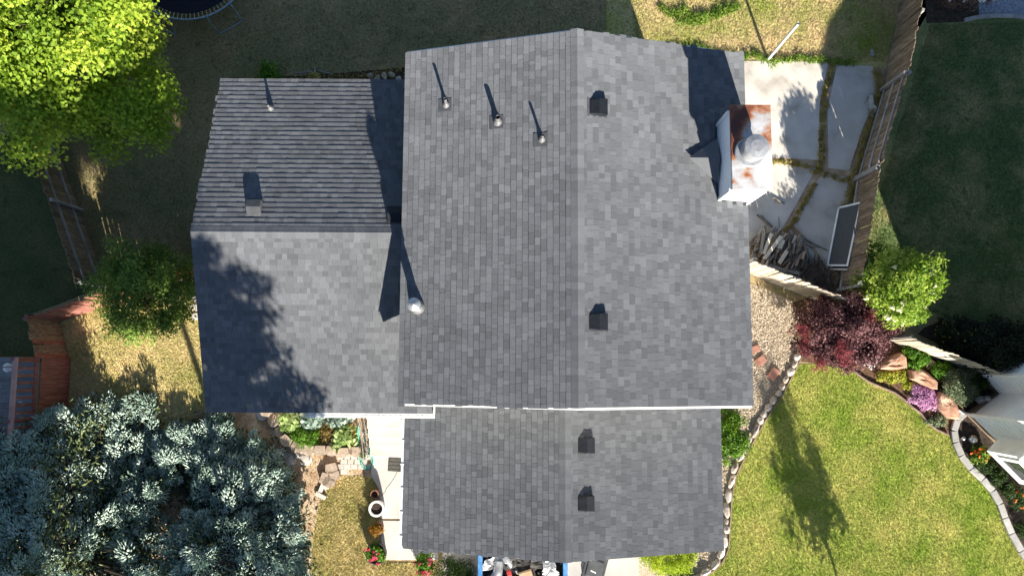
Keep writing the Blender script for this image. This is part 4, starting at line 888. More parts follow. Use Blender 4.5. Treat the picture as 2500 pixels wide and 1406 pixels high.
edge_px = [(1948, 862), (1932, 898), (1912, 936), (1893, 968), (1870, 1003), (1850, 1035), (1833, 1066), (1815, 1097), (1800, 1128), (1787, 1155), (1779, 1190), (1775, 1225), (1773, 1262), (1771, 1300), (1768, 1335), (1755, 1364), (1733, 1386), (1708, 1402), (1680, 1420)]
stone_me = [MB().blob((0, 0, .07), (.21, .09, .09), 2, .35, 1.7, k).mesh('edging_stone', 'stone_white') for k in range(5)]
strip = MB()
for a, b in zip(edge_px, edge_px[1:]):
    A, B = P(*a), P(*b); d = B - A; n = max(1, round(d.length / .3))
    for k in range(n):
        o = inst('edging_stone', random.choice(stone_me), None, A + d * ((k + .5) / n) + Vector((random.uniform(-.03, .03), 0, 0)), (0, 0, math.atan2(d.y, d.x) + random.gauss(0, .12)), (d.length / n / .4, random.uniform(.8, 1.25), random.uniform(.8, 1.3)))
        tag(o, 'pale rough stone in the curved edging between gravel and lawn', 'stone', 'lawn edging stones')
    strip.bar(A + Vector((.11, -.06, .03)), B + Vector((.11, -.06, .03)), .035, .1)
o = strip.build('edging_strip', 'edging_wood'); tag(o, 'thin brown edging board along the outer side of the stone row', 'edging')
for k, (px, py, rz, s) in enumerate(((1856, 880, .6, 1), (1887, 912, .9, 1.1), (1842, 852, .3, .9))):
    q = P(px, py); b = MB(); b.box((0, 0, .03), (.34 * s, .24 * s, .06), rz); o = b.build('flagstone', 'red_flag', bevel=.015); o.location = (q.x, q.y, .02)
    tag(o, ('flat red stone on the gravel, middle of three', 'flat red stone nearest the lawn edging', 'flat red stone closest to the house')[k], 'stone', 'red stones on the side gravel')
mow = [(2072, 895), (2095, 915), (2120, 932), (2150, 945), (2182, 958), (2206, 975), (2228, 995), (2246, 1008), (2262, 1030), (2285, 1048), (2315, 1062)]
b = MB()
for a_, b_ in zip(mow, mow[1:]): b.bar(P(*a_, .05), P(*b_, .05), .04, .11)
o = b.build('garden_edging', 'edging_wood'); tag(o, 'curved brown edging strip between rock garden and lawn', 'edging')
# concrete curb in cast segments
curb = [(2352, 1008), (2334, 1024), (2326, 1050), (2330, 1078), (2344, 1110), (2368, 1142), (2396, 1168), (2420, 1196), (2438, 1228), (2450, 1262), (2466, 1300), (2490, 1342), (2530, 1400)]
cb = empty('concrete_curb', P(2330, 1078), 'curved pale concrete curb between front lawn and dark bed', 'curb')
for a, b in zip(curb, curb[1:]):
    A, B = P(*a), P(*b); d = (B - A).normalized(); MB().bar(A + d * .004 + Vector((0, 0, .05)), B - d * .004 + Vector((0, 0, .05)), .2, .1).build('segment', 'curb_concrete', cb, bevel=.02)
arc = [(2352, 52), (2380, 45), (2410, 42), (2440, 41), (2470, 42), (2500, 45), (2540, 50)]
cb2 = empty('concrete_curb', P(2420, 42), 'pale concrete curb beside blue gravel in the top right corner', 'curb')
for a, b in zip(arc, arc[1:]):
    A, B = P(*a), P(*b); MB().bar(A + Vector((0, 0, .05)), B + Vector((0, 0, .05)), .12, .1).build('segment', 'curb_concrete', cb2, bevel=.02)
# retaining blocks round the planted bed
blk = MB().prism([(-.15, .13), (-.19, -.06), (-.12, -.14), (0, -.17), (.12, -.14), (.19, -.06), (.15, .13)][::-1], 0, .18).mesh('retaining_block', 'block_tan')
row = [(664, 1000, 1.9), (672, 1026, 1.1), (690, 1052, .9), (712, 1072, .75), (738, 1088, .35), (765, 1094, .1), (793, 1095, 0), (822, 1096, 0), (848, 1100, .05), (872, 1100, 0)]
for lay_ in (0, 1):
    for k, (px, py, a) in enumerate(row):
        if lay_ and k in (1, 2, 9): continue
        q = P(px - (5 if lay_ else 0), py); o = inst('retaining_block', blk, None, (q.x, q.y, .004 + .182 * lay_), (0, 0, -a + random.gauss(0, .04))); tag(o, 'tan retaining block in the curved wall of the planted bed', 'block', 'retaining wall blocks')
for k, (px, py, z, rz) in enumerate(((812, 1140, 0, .2), (818, 1158, 0, .1), (806, 1174, 0, -.3), (796, 1166, 0, 1.2))):
    q = P(px, py); o = inst('retaining_block', blk, None, (q.x, q.y, z + .004), (0, 0, rz)); tag(o, ('tan block nearest the paved patch in the loose heap', 'tan block lying second in the loose heap', 'tan block lowest in the loose heap', 'tan block on the outer side of the loose heap')[k], 'block', 'loose tan blocks')
for k, (px, py, sx, rz, rx) in enumerate(((787, 1188, .3, 1.2, .3), (784, 1208, .34, -.5, .12), (800, 1186, .2, .4, .2))):
    q = P(px, py); o = MB().box((0, 0, 0), (sx, .13, .05)).build('stone_offcut', 'paver_pale', bevel=.008); o.location = (q.x, q.y, .06); o.rotation_euler = (rx, 0, rz)
    tag(o, ('upright pale stone slab leaning in the loose heap', 'pale flat slab lying on the dry lawn edge', 'small pale slab at the foot of the heap')[k], 'stone', 'pale offcuts by the heap')
# pale paver patch
pv = tag(MB().prism(poly((822, 1108), (905, 1108), (905, 1152), (845, 1162), (822, 1158)), 0, .02).build('paved_patch', 'dirt'), kind='structure')
for j in range(4):
    for i in range(5):
        px = 832 + i * 16.5 + (8 if j % 2 else 0); py = 1114 + j * 12
        if px > 900 or (py > 1146 and px > 850): continue
        q = P(px, py); MB().box((q.x, q.y, .03), (.2 * random.uniform(.85, 1), .145, .05), random.gauss(0, .03)).build('paver', 'paver_pale', pv, bevel=.008)
for k, (px, py) in enumerate(((668, 1030), (640, 1012), (706, 1120), (748, 1120), (690, 1150), (730, 1105))):
    q = P(px, py); o = MB().blob((0, 0, .03), (random.uniform(.16, .24), random.uniform(.12, .18), .05), 2, .3, 1.6, k + 20, random.uniform(0, 3), .3).build('flat_rock', 'paver_pale'); o.location = (q.x, q.y, 0)
    tag(o, 'flat pinkish rock lying on the bare earth by the spruce', 'rock', 'flat rocks on the bare earth')
for k, (px, py) in enumerate(((470, 705), (474, 728), (477, 750), (480, 772))):
    q = P(px, py); o = MB().box((0, 0, .03), (.26, .2, .06), random.gauss(0, .2)).build('stepping_stone', 'paver_pale', bevel=.012); o.location = (q.x, q.y, 0)
    tag(o, 'pale stepping stone along the left house wall', 'stone', 'stepping stones by the left wall')
# ------------------------------------------------------------------ front steps, railing, hose, pots, mat
q0 = P(905, 1112); q1 = P(1000, 1112); SX0, SX1 = q0.x, q1.x + .35; sy = q0.y
st = empty('front_steps', ((SX0 + SX1) / 2, sy, 0), 'pale concrete front steps rising to the entry', 'steps')
for k in range(6):
    y0 = sy + .29 * k; MB().box(((SX0 + SX1) / 2, y0 + (.29 if k < 5 else 1.0) / 2, .17 * (k + 1) / 2), (SX1 - SX0, .288 if k < 5 else 1.0, .17 * (k + 1))).build('step', 'concrete', st, bevel=.012)
rl = MB(); xr = SX0 - .03
for zo in (.28, .88): rl.tube([(xr, sy - .02, zo), (xr, sy + 1.5, zo + .88)], .014, 6)
for k in range(10): y = sy + .16 * k; rl.tube([(xr, y, .1 + .55 * .16 * k), (xr, y, .88 + .58 * .16 * k)], .009, 5)
rl.build('railing', 'iron', st)
hose = MB(); hp = [(876, 1030, .45), (874, 1050, .2), (873, 1075, .06), (876, 1100, .05), (878, 1122, .05), (884, 1138, .05), (895, 1145, .05), (905, 1138, .05), (908, 1124, .05), (903, 1112, .08), (897, 1104, .12), (899, 1094, .2), (894, 1085, .1), (889, 1072, .05), (893, 1058, .1), (900, 1050, .25)]
def smooth(pts, n=6):
    out = []; p = [Vector(x) for x in pts]
    for i in range(len(p) - 1):
        a, b, c, d = p[max(i - 1, 0)], p[i], p[i + 1], p[min(i + 2, len(p) - 1)]
        for k in range(n):
            t = k / n; out.append(.5 * ((2 * b) + (c - a) * t + (2 * a - 5 * b + 4 * c - d) * t * t + (3 * b - a - 3 * c + d) * t ** 3))
    return out + [p[-1]]
hose.tube(smooth([P(*q) for q in hp]), .014, 7)
hp2 = [(a + 3, b - 3, c + .02) for a, b, c in hp[1:11]]; hose.tube(smooth([P(*q) for q in hp2]), .014, 7)
o = hose.build('garden_hose', 'hose_teal', smooth=True, org=P(890, 1130)); tag(o, 'teal garden hose looped on the pale pavers', 'hose')
o = MB().bar(P(872, 1034, .5), P(892, 1066, .3), .03, .03).bar(P(892, 1066, .3), P(896, 1106, .03), .035, .03).build('garden_stake', 'iron', org=P(896, 1106)); tag(o, 'grey metal bars leaning beside the steps', 'stake')
q = P(889, 1110); vp = empty('small_bowl', q, 'small stone bowl with a green tuft at the foot of the steps', 'bowl')
MB().lathe((q.x, q.y, 0), [(.05, 0), (.09, .1), (.1, .16), (.08, .16), (.07, .1), (0, .1)], 16).build('bowl', 'statue', vp)
V, T, _ = clusters([(q.x, q.y, .2)], .09, 60, .06, .03); link('tuft', fast_mesh('tuft', V - np.array(q), 4, T, 'weed_green'), vp)
# door mat with raised arcs
A, B, C_, D = P(949, 1117, .06), P(988, 1118, .06), P(987, 1152, .06), P(947, 1149, .06)
dm = empty('door_mat', (A + C_) / 2, 'dark rubber door mat with fan pattern on the front walk', 'mat')
MB().prism([A, D, C_, B][::-1][::-1], .056, .068).build('mat_base', 'rubber_mat', dm)
rdg = MB()
def on_mat(u, v): return (A.lerp(B, u)).lerp(D.lerp(C_, u), v)
for row_ in range(4):
    for col_ in range(-1, 5):
        cu, cv = (col_ + (.5 if row_ % 2 else 0)) / 3.2, (row_ + 1) / 3.6
        for rr in (.07, .115, .16, .205, .25):
            pts = [(cu + math.cos(t) * rr * .95, cv - math.sin(t) * rr * .95) for t in np.linspace(.55, math.pi - .55, 7)]
            for (u0, v0), (u1, v1) in zip(pts, pts[1:]):
                if min(u0, u1, v0, v1) < .02 or max(u0, u1, v0, v1) > .98: continue
                a_, b_ = on_mat(u0, v0), on_mat(u1, v1); rdg.bar((a_.x, a_.y, .07), (b_.x, b_.y, .07), .009, .006)
rdg.build('ridges', 'mat_ridge', dm)
def pot(name, label, px, py, r, h, m, plant=None, flower=None, rimw=.03):
    q = P(px, py, h); q = Vector((q.x, q.y, 0)); t = empty(name, q, label, 'planter', 'planters along the front walk')
    MB().lathe(q, [(r * .72, .0), (r * .95, h * .6), (r, h - .03), (r, h), (r - rimw, h), (r - rimw - .01, h - .08)], 28).build('pot', m, t, smooth=False)
    MB().lathe(q + Vector((0, 0, h - .07)), [(r - rimw - .008, 0), (0, .01)], 24).build('soil_fill', 'soil', t)
    if plant:
        c = np.array([q.x, q.y, h + .05]); V, T, _ = clusters(c + rng.normal(0, 1, (40, 3)) * np.array([r * .4, r * .4, .06]), .09, 26, .07, .03, up=.9); link('plant', fast_mesh('plant', V - np.array(q), 4, T, plant), t)
    if flower:
        c = np.array([q.x, q.y, h + .14]); V, T, _ = clusters(c + rng.normal(0, 1, (12, 3)) * np.array([r * .4, r * .4, .03]), .05, 16, .05, .035, up=1.2); tag(link('flowers', fast_mesh('flowers', V - np.array(q), 4, T, flower), t), kind='stuff')
    return t
pot('flower_pot', 'small black empty pot farthest up the front walk', 914, 1207, .13, .42, 'pot_terracotta')
pot('flower_pot', 'white-rimmed round pot with bare soil', 919, 1242, .235, .5, 'pot_white', rimw=.06)
pot('flower_pot', 'pot overflowing with rusty yellow foliage on the front walk', 921, 1290, .17, .42, 'pot_terracotta', plant='mum_leaf')
pot('barrel_planter', 'dark half barrel planted with pink flowers', 918, 1352, .31, .42, 'barrel', plant='fern_leaf', flower='hot_petal')

# ------------------------------------------------------------------ dumpster with scrap, wheeled bin
dz = 1.35; D0 = P(1172, 1356, dz); D1 = P(1380, 1356, dz); dx0, dx1 = D0.x, D1.x; dy1 = -5.15; dy0 = -9.6
du = empty('dumpster', ((dx0 + dx1) / 2, (dy0 + dy1) / 2, 0), 'open blue dumpster full of scrap below the garage roof', 'dumpster')
for cx in (dx0, dx1): MB().box((cx, (dy0 + dy1) / 2, dz / 2 + .05), (.07, dy1 - dy0, dz - .1)).build('side_wall', 'dumpster_blue', du)
for cy in (dy0, dy1): MB().box(((dx0 + dx1) / 2, cy, dz / 2 + .05), (dx1 - dx0 - .08, .07, dz - .1)).build('end_wall', 'dumpster_blue', du)
for cx in (dx0, dx1): MB().box((cx, (dy0 + dy1) / 2, dz - .03), (.13, dy1 - dy0 + .1, .12)).build('rim', 'dumpster_blue', du, bevel=.015)
MB().box(((dx0 + dx1) / 2, dy1, dz - .032), (dx1 - dx0 - .14, .12, .11)).build('rim', 'dumpster_blue', du, bevel=.015)
MB().box(((dx0 + dx1) / 2, (dy0 + dy1) / 2, .1), (dx1 - dx0 - .1, dy1 - dy0 - .1, .1)).build('floor', 'dumpster_in', du)
for k in range(6):
    y = dy0 + .4 + k * .75
    for cx, s in ((dx0 - .06, -1), (dx1 + .06, 1)): MB().box((cx, y, .62), (.06, .08, 1.1)).build('rib', 'dumpster_blue', du)
MB().blob(((dx0 + dx1) / 2, -6.9, .45), (1.12, 1.6, .5), 4, .5, 2.2, 3, 0, .6).build('tear_off', 'scrap_black', org=((dx0 + dx1) / 2, -6.9, .1))
tag(bpy.data.objects['tear_off'], 'heap of torn black roofing inside the blue dumpster', 'scrap heap')
def sheet_mesh(w, l, seed, m, amp=.12):
    b = MB(); n = 5; vs = [((i / n - .5) * w, (j / n - .5) * l, amp * noise.noise(Vector((i * .55, j * .55, seed * 3.7)))) for j in range(n + 1) for i in range(n + 1)]
    vs = [(x + .06 * noise.noise(Vector((x * 9, y * 9, seed))), y + .06 * noise.noise(Vector((y * 9, x * 9, seed + 5))), z) for x, y, z in vs]
    b.add(vs, [(j * 6 + i, j * 6 + i + 1, j * 6 + i + 7, j * 6 + i + 6) for j in range(n) for i in range(n)]); return b.mesh('scrap', m)
for k in range(26):
    m = 'scrap_black' if k % 5 else 'scrap_white'; x = random.uniform(dx0 + .3, dx1 - .3); y = random.uniform(-6.9, -5.5); white = m == 'scrap_white'
    o = inst('paper_scrap' if white else 'roofing_scrap', sheet_mesh(random.uniform(.25, .5), random.uniform(.3, .8), k, m), None, (x, y, .95 + random.uniform(-.05, .25)), (random.gauss(0, .35), random.gauss(0, .35), random.uniform(0, 6)))
    tag(o, 'crumpled white wrapper in the blue dumpster' if white else 'torn black roofing piece in the blue dumpster', 'wrapper' if white else 'roofing scrap', 'white wrappers in the dumpster' if white else 'torn roofing in the dumpster')
for k, (px, py) in enumerate(((1192, 1378), (1215, 1366), (1245, 1368), (1340, 1382))):
    q = P(px, py, 1.2); o = inst('paper_scrap', sheet_mesh(.35, .3, 60 + k, 'scrap_white', .2), None, q, (random.gauss(0, .3), random.gauss(0, .3), k)); tag(o, 'crumpled white wrapper in the blue dumpster', 'wrapper', 'white wrappers in the dumpster')
q = P(1215, 1398, 1.15); o = MB().tube([(-.25, -.4, 0), (0, 0, .03), (.05, .35, .06)], [.13, .14, .13], 12).build('metal_duct', 'galvanised', smooth=True); o.location = q; tag(o, 'shiny bent metal duct in the blue dumpster', 'duct')
q = P(1284, 1404, 1.2); o = MB().box((0, 0, 0), (.4, .25, .12), .3, taper=.9).build('cardboard_box', 'cardboard', bevel=.01); o.location = q; tag(o, 'brown cardboard box in the blue dumpster', 'box')
q = P(1243, 1398, 1.25); o = MB().box((0, 0, 0), (.14, .18, .1), .3).build('red_container', 'red_plastic', bevel=.03); o.location = q; tag(o, 'small red container in the blue dumpster', 'container')
q = P(1452, 1386, 1.05); wb = empty('wheeled_bin', (q.x, q.y, 0), 'dark grey wheeled bin standing below the garage roof', 'bin', rz=-.28)
W0 = Vector((q.x, q.y, 0))
MB().box(W0 + Vector((0, 0, .53)), (.5, .56, .95), taper=1.16).build('body', 'bin_black', wb, bevel=.03)
MB().box(W0 + Vector((0, 0, 1.03)), (.66, .72, .05), taper=.95).build('lid', 'bin_black', wb, bevel=.02)
MB().box(W0 + Vector((0, -.02, 1.065)), (.48, .5, .04), taper=.9).build('lid_panel', 'bin_black', wb, bevel=.015)
MB().box(W0 + Vector((-.02, -.1, 1.089)), (.16, .035, .004), -.15).build('sticker', 'scrap_white', wb)
MB().tube([W0 + Vector((-.26, .38, 1.0)), W0 + Vector((.26, .38, 1.0))], .018, 8).build('handle', 'bin_black', wb)
for s in (-1, 1): MB().tube([W0 + Vector((s * .24, .3, .12)), W0 + Vector((s * .3, .3, .12))], .12, 16).build('wheel', 'bin_black', wb)

# ------------------------------------------------------------------ neighbouring white house (right edge)
N1, N2, N3, N4 = P(2380, 914), P(2420, 958), P(2354, 1011), P(2405, 1062)
dS = (N4 - N3).normalized(); dN = Vector((-dS.y, dS.x, 0)); dN = dN if dN.x > 0 else -dN        # dS: down-right; dN: up-right, into the block
N5 = N4 + dS * 5.5; N0 = N1 + dN * 7.0
nh = empty('neighbour_house', N3 + dN * 3, 'white house with tan foundation cut off by the right edge', 'house')
HN = 5.3
foot_pts = [N0, N1, N2, N3, N4, N5, N5 + dN * 9, N0 + dS * 4]
MB().prism(foot_pts[::1], .42, HN).build('wall', 'white_siding', nh)
fp2 = [p - (p - (N3 + dN * 4)).normalized() * .03 for p in foot_pts]; MB().prism(fp2, 0, .415).build('foundation', 'foundation', nh)
for a, b in ((N0, N1), (N1, N2), (N2, N3), (N3, N4), (N4, N5)):
    d = (b - a).normalized(); n_ = Vector((-d.y, d.x, 0)); n_ = n_ if n_.dot(N3 + dN * 4 - a) < 0 else -n_
    MB().bar(a + n_ * .012 + Vector((0, 0, .46)), b + n_ * .012 + Vector((0, 0, .46)), .03, .1).build('base_trim', 'white_trim', nh)
    n = int((HN - .6) / .2)
    lap = MB()
    for k in range(n): lap.bar(a + n_ * .004 + Vector((0, 0, .62 + k * .2)), b + n_ * .004 + Vector((0, 0, .62 + k * .2)), .016, .012)
    lap.build('siding_laps', 'white_siding', nh)
for p in (N1, N3): MB().box(p + Vector((-.02, 0, HN / 2 + .2)), (.1, .1, HN - .4), math.pi / 4).build('corner_board', 'white_trim', nh)
MB().tube(smooth([N3 + Vector((-.3, .18, .06)), N3 + Vector((-.16, .1, .1)), N3 + Vector((-.07, .03, .24)), N3 + Vector((-.07, .02, .5)), N3 + Vector((-.07, .02, 2.4)), N3 + Vector((-.07, .02, HN))]), .045, 8).build('downspout', 'white_trim', nh)
# bay window and its little roof
bc = N4 + dS * .5; bay = MB(); w = -dN * .6
pb = [bc - dS * .55, bc - dS * .55 + w, bc + dS * .75 + w, bc + dS * .75]; bay.prism(pb, .75, 2.55); bay = bay.build('bay', 'white_siding', nh)
for a, b in ((pb[0], pb[1]), (pb[1], pb[2])):
    d = (b - a).normalized(); n_ = Vector((-d.y, d.x, 0)); n_ = n_ if n_.dot(a - N3 - dN * 4) > 0 else -n_; m_ = a.lerp(b, .5); ln = (b - a).length
    MB().bar(m_ - d * ln * .38 + n_ * .01 + Vector((0, 0, 1.7)), m_ + d * ln * .38 + n_ * .01 + Vector((0, 0, 1.7)), .05, 1.2).build('window_frame', 'white_trim', bay)
    MB().bar(m_ - d * ln * .28 + n_ * .03 + Vector((0, 0, 1.7)), m_ + d * ln * .28 + n_ * .03 + Vector((0, 0, 1.7)), .03, 1.0).build('pane', 'glass', bay)
pr_ = [pb[0] - dS * .2 + dN * .5, pb[1] - dS * .2 + w * .4, pb[2] + dS * .2 + w * .4, pb[3] + dS * .2 + dN * .5]
rf = MB(); rf.add([(p.x, p.y, z) for p, z in zip(pr_, (3.1, 2.62, 2.62, 3.1))] + [(p.x, p.y, z - .12) for p, z in zip(pr_, (3.1, 2.62, 2.62, 3.1))], [(0, 1, 2, 3), (7, 6, 5, 4), (0, 4, 5, 1), (1, 5, 6, 2), (2, 6, 7, 3), (3, 7, 4, 0)])
rf = rf.build('bay_roof', 'stone_white', nh); MB().bar(pr_[1] + w * .04 + Vector((0, 0, 2.57)), pr_[2] + w * .04 + Vector((0, 0, 2.57)), .05, .16).build('fascia', 'white_trim', rf)
MB().bar(pr_[0] - dS * .03 + Vector((0, 0, 3.05)), pr_[1] - dS * .03 + Vector((0, 0, 2.57)), .05, .16).build('fascia', 'white_trim', rf)
ro = [p + Vector((0, 0, 0)) for p in foot_pts]; ctr = sum(ro, Vector()) / len(ro)
ov = [ctr + (p - ctr).normalized() * ((p - ctr).length + .55) for p in (N0, N1, N3, N5, N5 + dN * 9, N0 + dS * 4)]
nr = MB(); m_ = len(ov); nr.add([(p.x, p.y, HN) for p in ov] + [(p.x, p.y, HN + .15) for p in ov] + [(ctr.x, ctr.y, HN + 2.2)], [list(range(m_ - 1, -1, -1))] + [(i, (i + 1) % m_, m_ + (i + 1) % m_, m_ + i) for i in range(m_)] + [(m_ + i, m_ + (i + 1) % m_, 2 * m_) for i in range(m_)]); nr.build('roof', 'roof_deck', nh)
# garden ornaments by the corner
q = P(2388, 975); gs = empty('garden_statue', q, 'grey stone garden figure in the shaded house corner', 'statue')
MB().blob(q + Vector((0, 0, .16)), (.16, .13, .17), 3, .35, 2.2, 4).build('body', 'statue', gs, smooth=True); MB().blob(q + Vector((.05, .04, .38)), (.09, .08, .1), 3, .3, 2.4, 5).build('head', 'statue', gs, smooth=True)
MB().blob(q + Vector((.2, .06, .1)), (.14, .08, .09), 2, .4, 2.4, 6).build('wing', 'statue', gs, smooth=True)
for k, (px, py, r) in enumerate(((2375, 1072, .13), (2352, 1070, .07))):
    q = P(px, py, r); o = MB().blob((0, 0, 0), (r, r, r), 3, .1, 3, k).build('garden_ball', 'mirror_ball', smooth=False); o.location = q; tag(o, ('larger silvery ball in the dark bed by the curb', 'smaller silvery ball in the dark bed by the curb')[k], 'garden ball')
b = MB(); fb = [P(2205, 846), P(2245, 866), P(2290, 886), P(2330, 905)]
for k, (a_, b_) in enumerate(zip(fb, fb[1:])):
    o = MB().bar(a_ + Vector((0, -.14, .1)), b_ + Vector((-.01, -.14, .1)), .2, .2).build('landscape_block', 'block_tan', bevel=.02); tag(o, 'pale block row along the foot of the sunlit fence', 'block', 'blocks along the fence foot')

# ------------------------------------------------------------------ patio things
q = P(1873, 148); tp = Vector((q.x, q.y, 2.55))
o = MB().tube([q, tp], .045, 14, cap=False).tube([tp, tp - Vector((0, 0, .3))], .036, 14, cap=False).build('metal_post', 'pole_white', smooth=True, org=q); tag(o, 'tall bare metal post standing at the patio corner', 'post')
dp_ = empty('door_panel', P(2030, 580), 'old glazed sliding door panel leaning on the fence', 'door panel')
def framed(c0, c1, c2, c3, z, parent, pane, w=.055, nm='frame'):
    f = MB()
    for a, b in ((c0, c1), (c1, c2), (c2, c3), (c3, c0)):
        d = (b - a).normalized(); f.bar(a - d * w * .3, b + d * w * .3, w, .04, up=(c1 - c0).cross(c3 - c0).normalized())
    f = f.build(nm, 'alu_frame', parent); g = MB(); n_ = (c1 - c0).cross(c3 - c0).normalized() * .004
    g.add([c0 + n_, c1 + n_, c2 + n_, c3 + n_, c0 - n_, c1 - n_, c2 - n_, c3 - n_], [(0, 1, 2, 3), (7, 6, 5, 4), (0, 4, 5, 1), (1, 5, 6, 2), (2, 6, 7, 3), (3, 7, 4, 0)]); g.build('pane', pane, f)
a0, a1, a2, a3 = P(2048, 508, .08), P(2102, 495, .62), P(2069, 648, .62), P(2021, 648, .08)
framed(a0, a1, a2, a3, 0, dp_, 'screen_mesh')
sh = Vector((.1, -.12, -.02)); framed(a0 + sh + Vector((.02, 0, -.02)), a1 + sh, a2 + sh, a3 + sh + Vector((.02, 0, -.02)), 0, dp_, 'screen_mesh', nm='rear_frame')
hd = a1.lerp(a2, .45); MB().bar(hd + Vector((-.02, .1, .035)), hd + Vector((-.03, -.12, .035)), .02, .02).build('handle', 'vent_black', dp_)
# firewood
def log_mesh(kind, k):
    if kind == 'round': b = MB().tube([(0, 0, -.22), (.01, 0, 0), (0, .01, .22)], [.045, .05, .042], 9)
    elif kind == 'split': b = MB().prism([(-.055, -.03), (.06, -.04), (.015, .055)], -.2, .2)
    else: b = MB().box((0, 0, 0), (.085, .035, .5))
    return b.mesh('firewood_log', 'plank' if kind == 'plank' else 'firewood')
LM = [log_mesh(x, 0) for x in ('round', 'split', 'plank', 'split')]
wood = [(1832, 572), (1872, 560), (1905, 570), (1940, 575), (1965, 600), (1985, 625), (1965, 655), (1925, 655), (1890, 640), (1850, 632), (1830, 620)]
for k, s in enumerate(sample_px(wood, 160)):
    q = P(s[0], s[1], .1 + .35 * (k / 160)); ang = math.radians(62 if s[0] < 1925 else 75) + random.gauss(0, .28)
    kind = 2 if random.random() < .25 else random.choice((0, 1, 3)); o = inst('firewood_log', LM[kind], None, q, (math.pi / 2 + random.gauss(0, .18), random.uniform(0, 6), ang + math.pi / 2), (.8, .8, random.uniform(.5, 1.05)))
    tag(o, 'weathered grey piece of firewood in the heap by the house wall', 'firewood', 'firewood heap')
for k, (x0, y0, x1, y1, z, m, w) in enumerate(((1866, 568, 1856, 618, .5, 'plank', .08), (1884, 570, 1864, 620, .52, 'pale_sunlit_plank', .09), (1907, 577, 1866, 632, .55, 'pale_sunlit_plank', .1), (1921, 613, 1902, 643, .52, 'pale_sunlit_plank', .11), (1893, 572, 1872, 616, .48, 'firewood', .1), (1911, 585, 1902, 606, .5, 'pale_sunlit_plank', .15), (1873, 648, 1952, 668, .3, 'plank', .1), (1922, 672, 1970, 688, .2, 'plank', .1), (1950, 590, 2000, 605, .1, 'plank', .07))):
    a_, b_ = P(x0, y0, z), P(x1, y1, z - .08); o = MB().bar(a_, b_, w, .05).build('loose_plank', m, org=a_); tag(o, ('grey-white plank sticking up at the left of the woodpile', 'tan plank second from the house on the woodpile', 'long yellowish plank slanting across the woodpile', 'short white sunlit plank on the woodpile', 'brown board lying between two tan planks', 'short wide pale board at the top of the woodpile', 'long grey beam lying below the woodpile', 'grey beam end next to the brushwood', 'thin grey plank beyond the woodpile')[k], 'plank', 'planks on the woodpile')
q = P(1930, 648, .3); o = MB().box((0, 0, 0), (.1, .2, .07), .1).build('red_brick', 'brick_red', bevel=.008); o.location = q; tag(o, 'single red brick in the woodpile', 'brick')
n = 420; px = sample_px([(1962, 640), (2000, 640), (2045, 700), (2030, 730), (1985, 705), (1955, 680)], n); c = Pn(px, rng.uniform(.03, .35, n)); dd = unit(np.stack([rng.normal(.3, .5, n), rng.normal(1, .5, n), rng.normal(.1, .3, n)], 1)); sd = unit(np.cross(dd, np.array([0, 0, 1.0]))) * .01; ln = rng.uniform(.15, .4, (n, 1))
o = link('brushwood', fast_mesh('brushwood', np.stack([c - dd * ln - sd, c - dd * ln + sd, c + dd * ln + sd * .5, c + dd * ln - sd * .5], 1), 4, rng.uniform(0, 1, n), 'twig')); tag(o, 'pile of dead twigs in the fence corner', 'brushwood', kind='stuff')
for k, (x0, y0, x1, y1, r) in enumerate(((1955, 578, 2022, 612, .022), (1848, 524, 1896, 566, .03), (1858, 526, 1890, 556, .025), (1887, 482, 1915, 497, .04), (2104, 345, 2100, 378, .015), (1901, 530, 1903, 556, .012), (2007, 382, 2004, 405, .012))):
    o = MB().tube([P(x0, y0, .09), P((x0 + x1) / 2, (y0 + y1) / 2 + 1, .1), P(x1, y1, .08)], [r, r * .9, r * .6], 6).build('fallen_branch', 'bark_grey', org=P(x0, y0)); tag(o, ('long thin branch between woodpile and door panel', 'bare pole lying beside the house on the patio', 'second bare pole beside the house on the patio', 'short thick log near the chimney on the patio', 'thin stick at the foot of the fence', 'short twig on the patio above the woodpile', 'small twig near the middle patio joint')[k], 'branch', 'branches on the patio')
q = P(2128, 262); o = inst('plastic_sheet', sheet_mesh(.4, .7, 91, 'plastic_sheet', .25), None, q + Vector((0, 0, .1)), (.1, .1, .3)); tag(o, 'crumpled pale plastic sheet at the fence foot', 'plastic sheet')
q = P(2128, 132); o = MB().box((0, 0, .03), (.1, .22, .06), .05).build('concrete_block', 'curb_concrete', bevel=.01); o.location = q; tag(o, 'small grey block in the dry grass by the fence', 'block')
q = P(930, 182); 
for k in range(5):
    q = P(905 + k * 17, 190 + random.uniform(-6, 6)); o = MB().blob((0, 0, .05), (.12, .09, .08), 2, .35, 1.8, k + 40, k).build('grey_rock', 'stone_white'); o.location = q; tag(o, 'small grey rock in the shade behind the house', 'rock', 'rocks behind the house')
for k in range(3):
    q = P(742 + k * 26, 178 + 6 * (k % 2)); o = MB().box((0, 0, .02), (.5, .035, .04), .1 + k * 1.4).build('old_board', 'rail_grey'); o.location = q; tag(o, 'grey board end lying in the shade behind the left roof', 'board', 'boards behind the left roof')

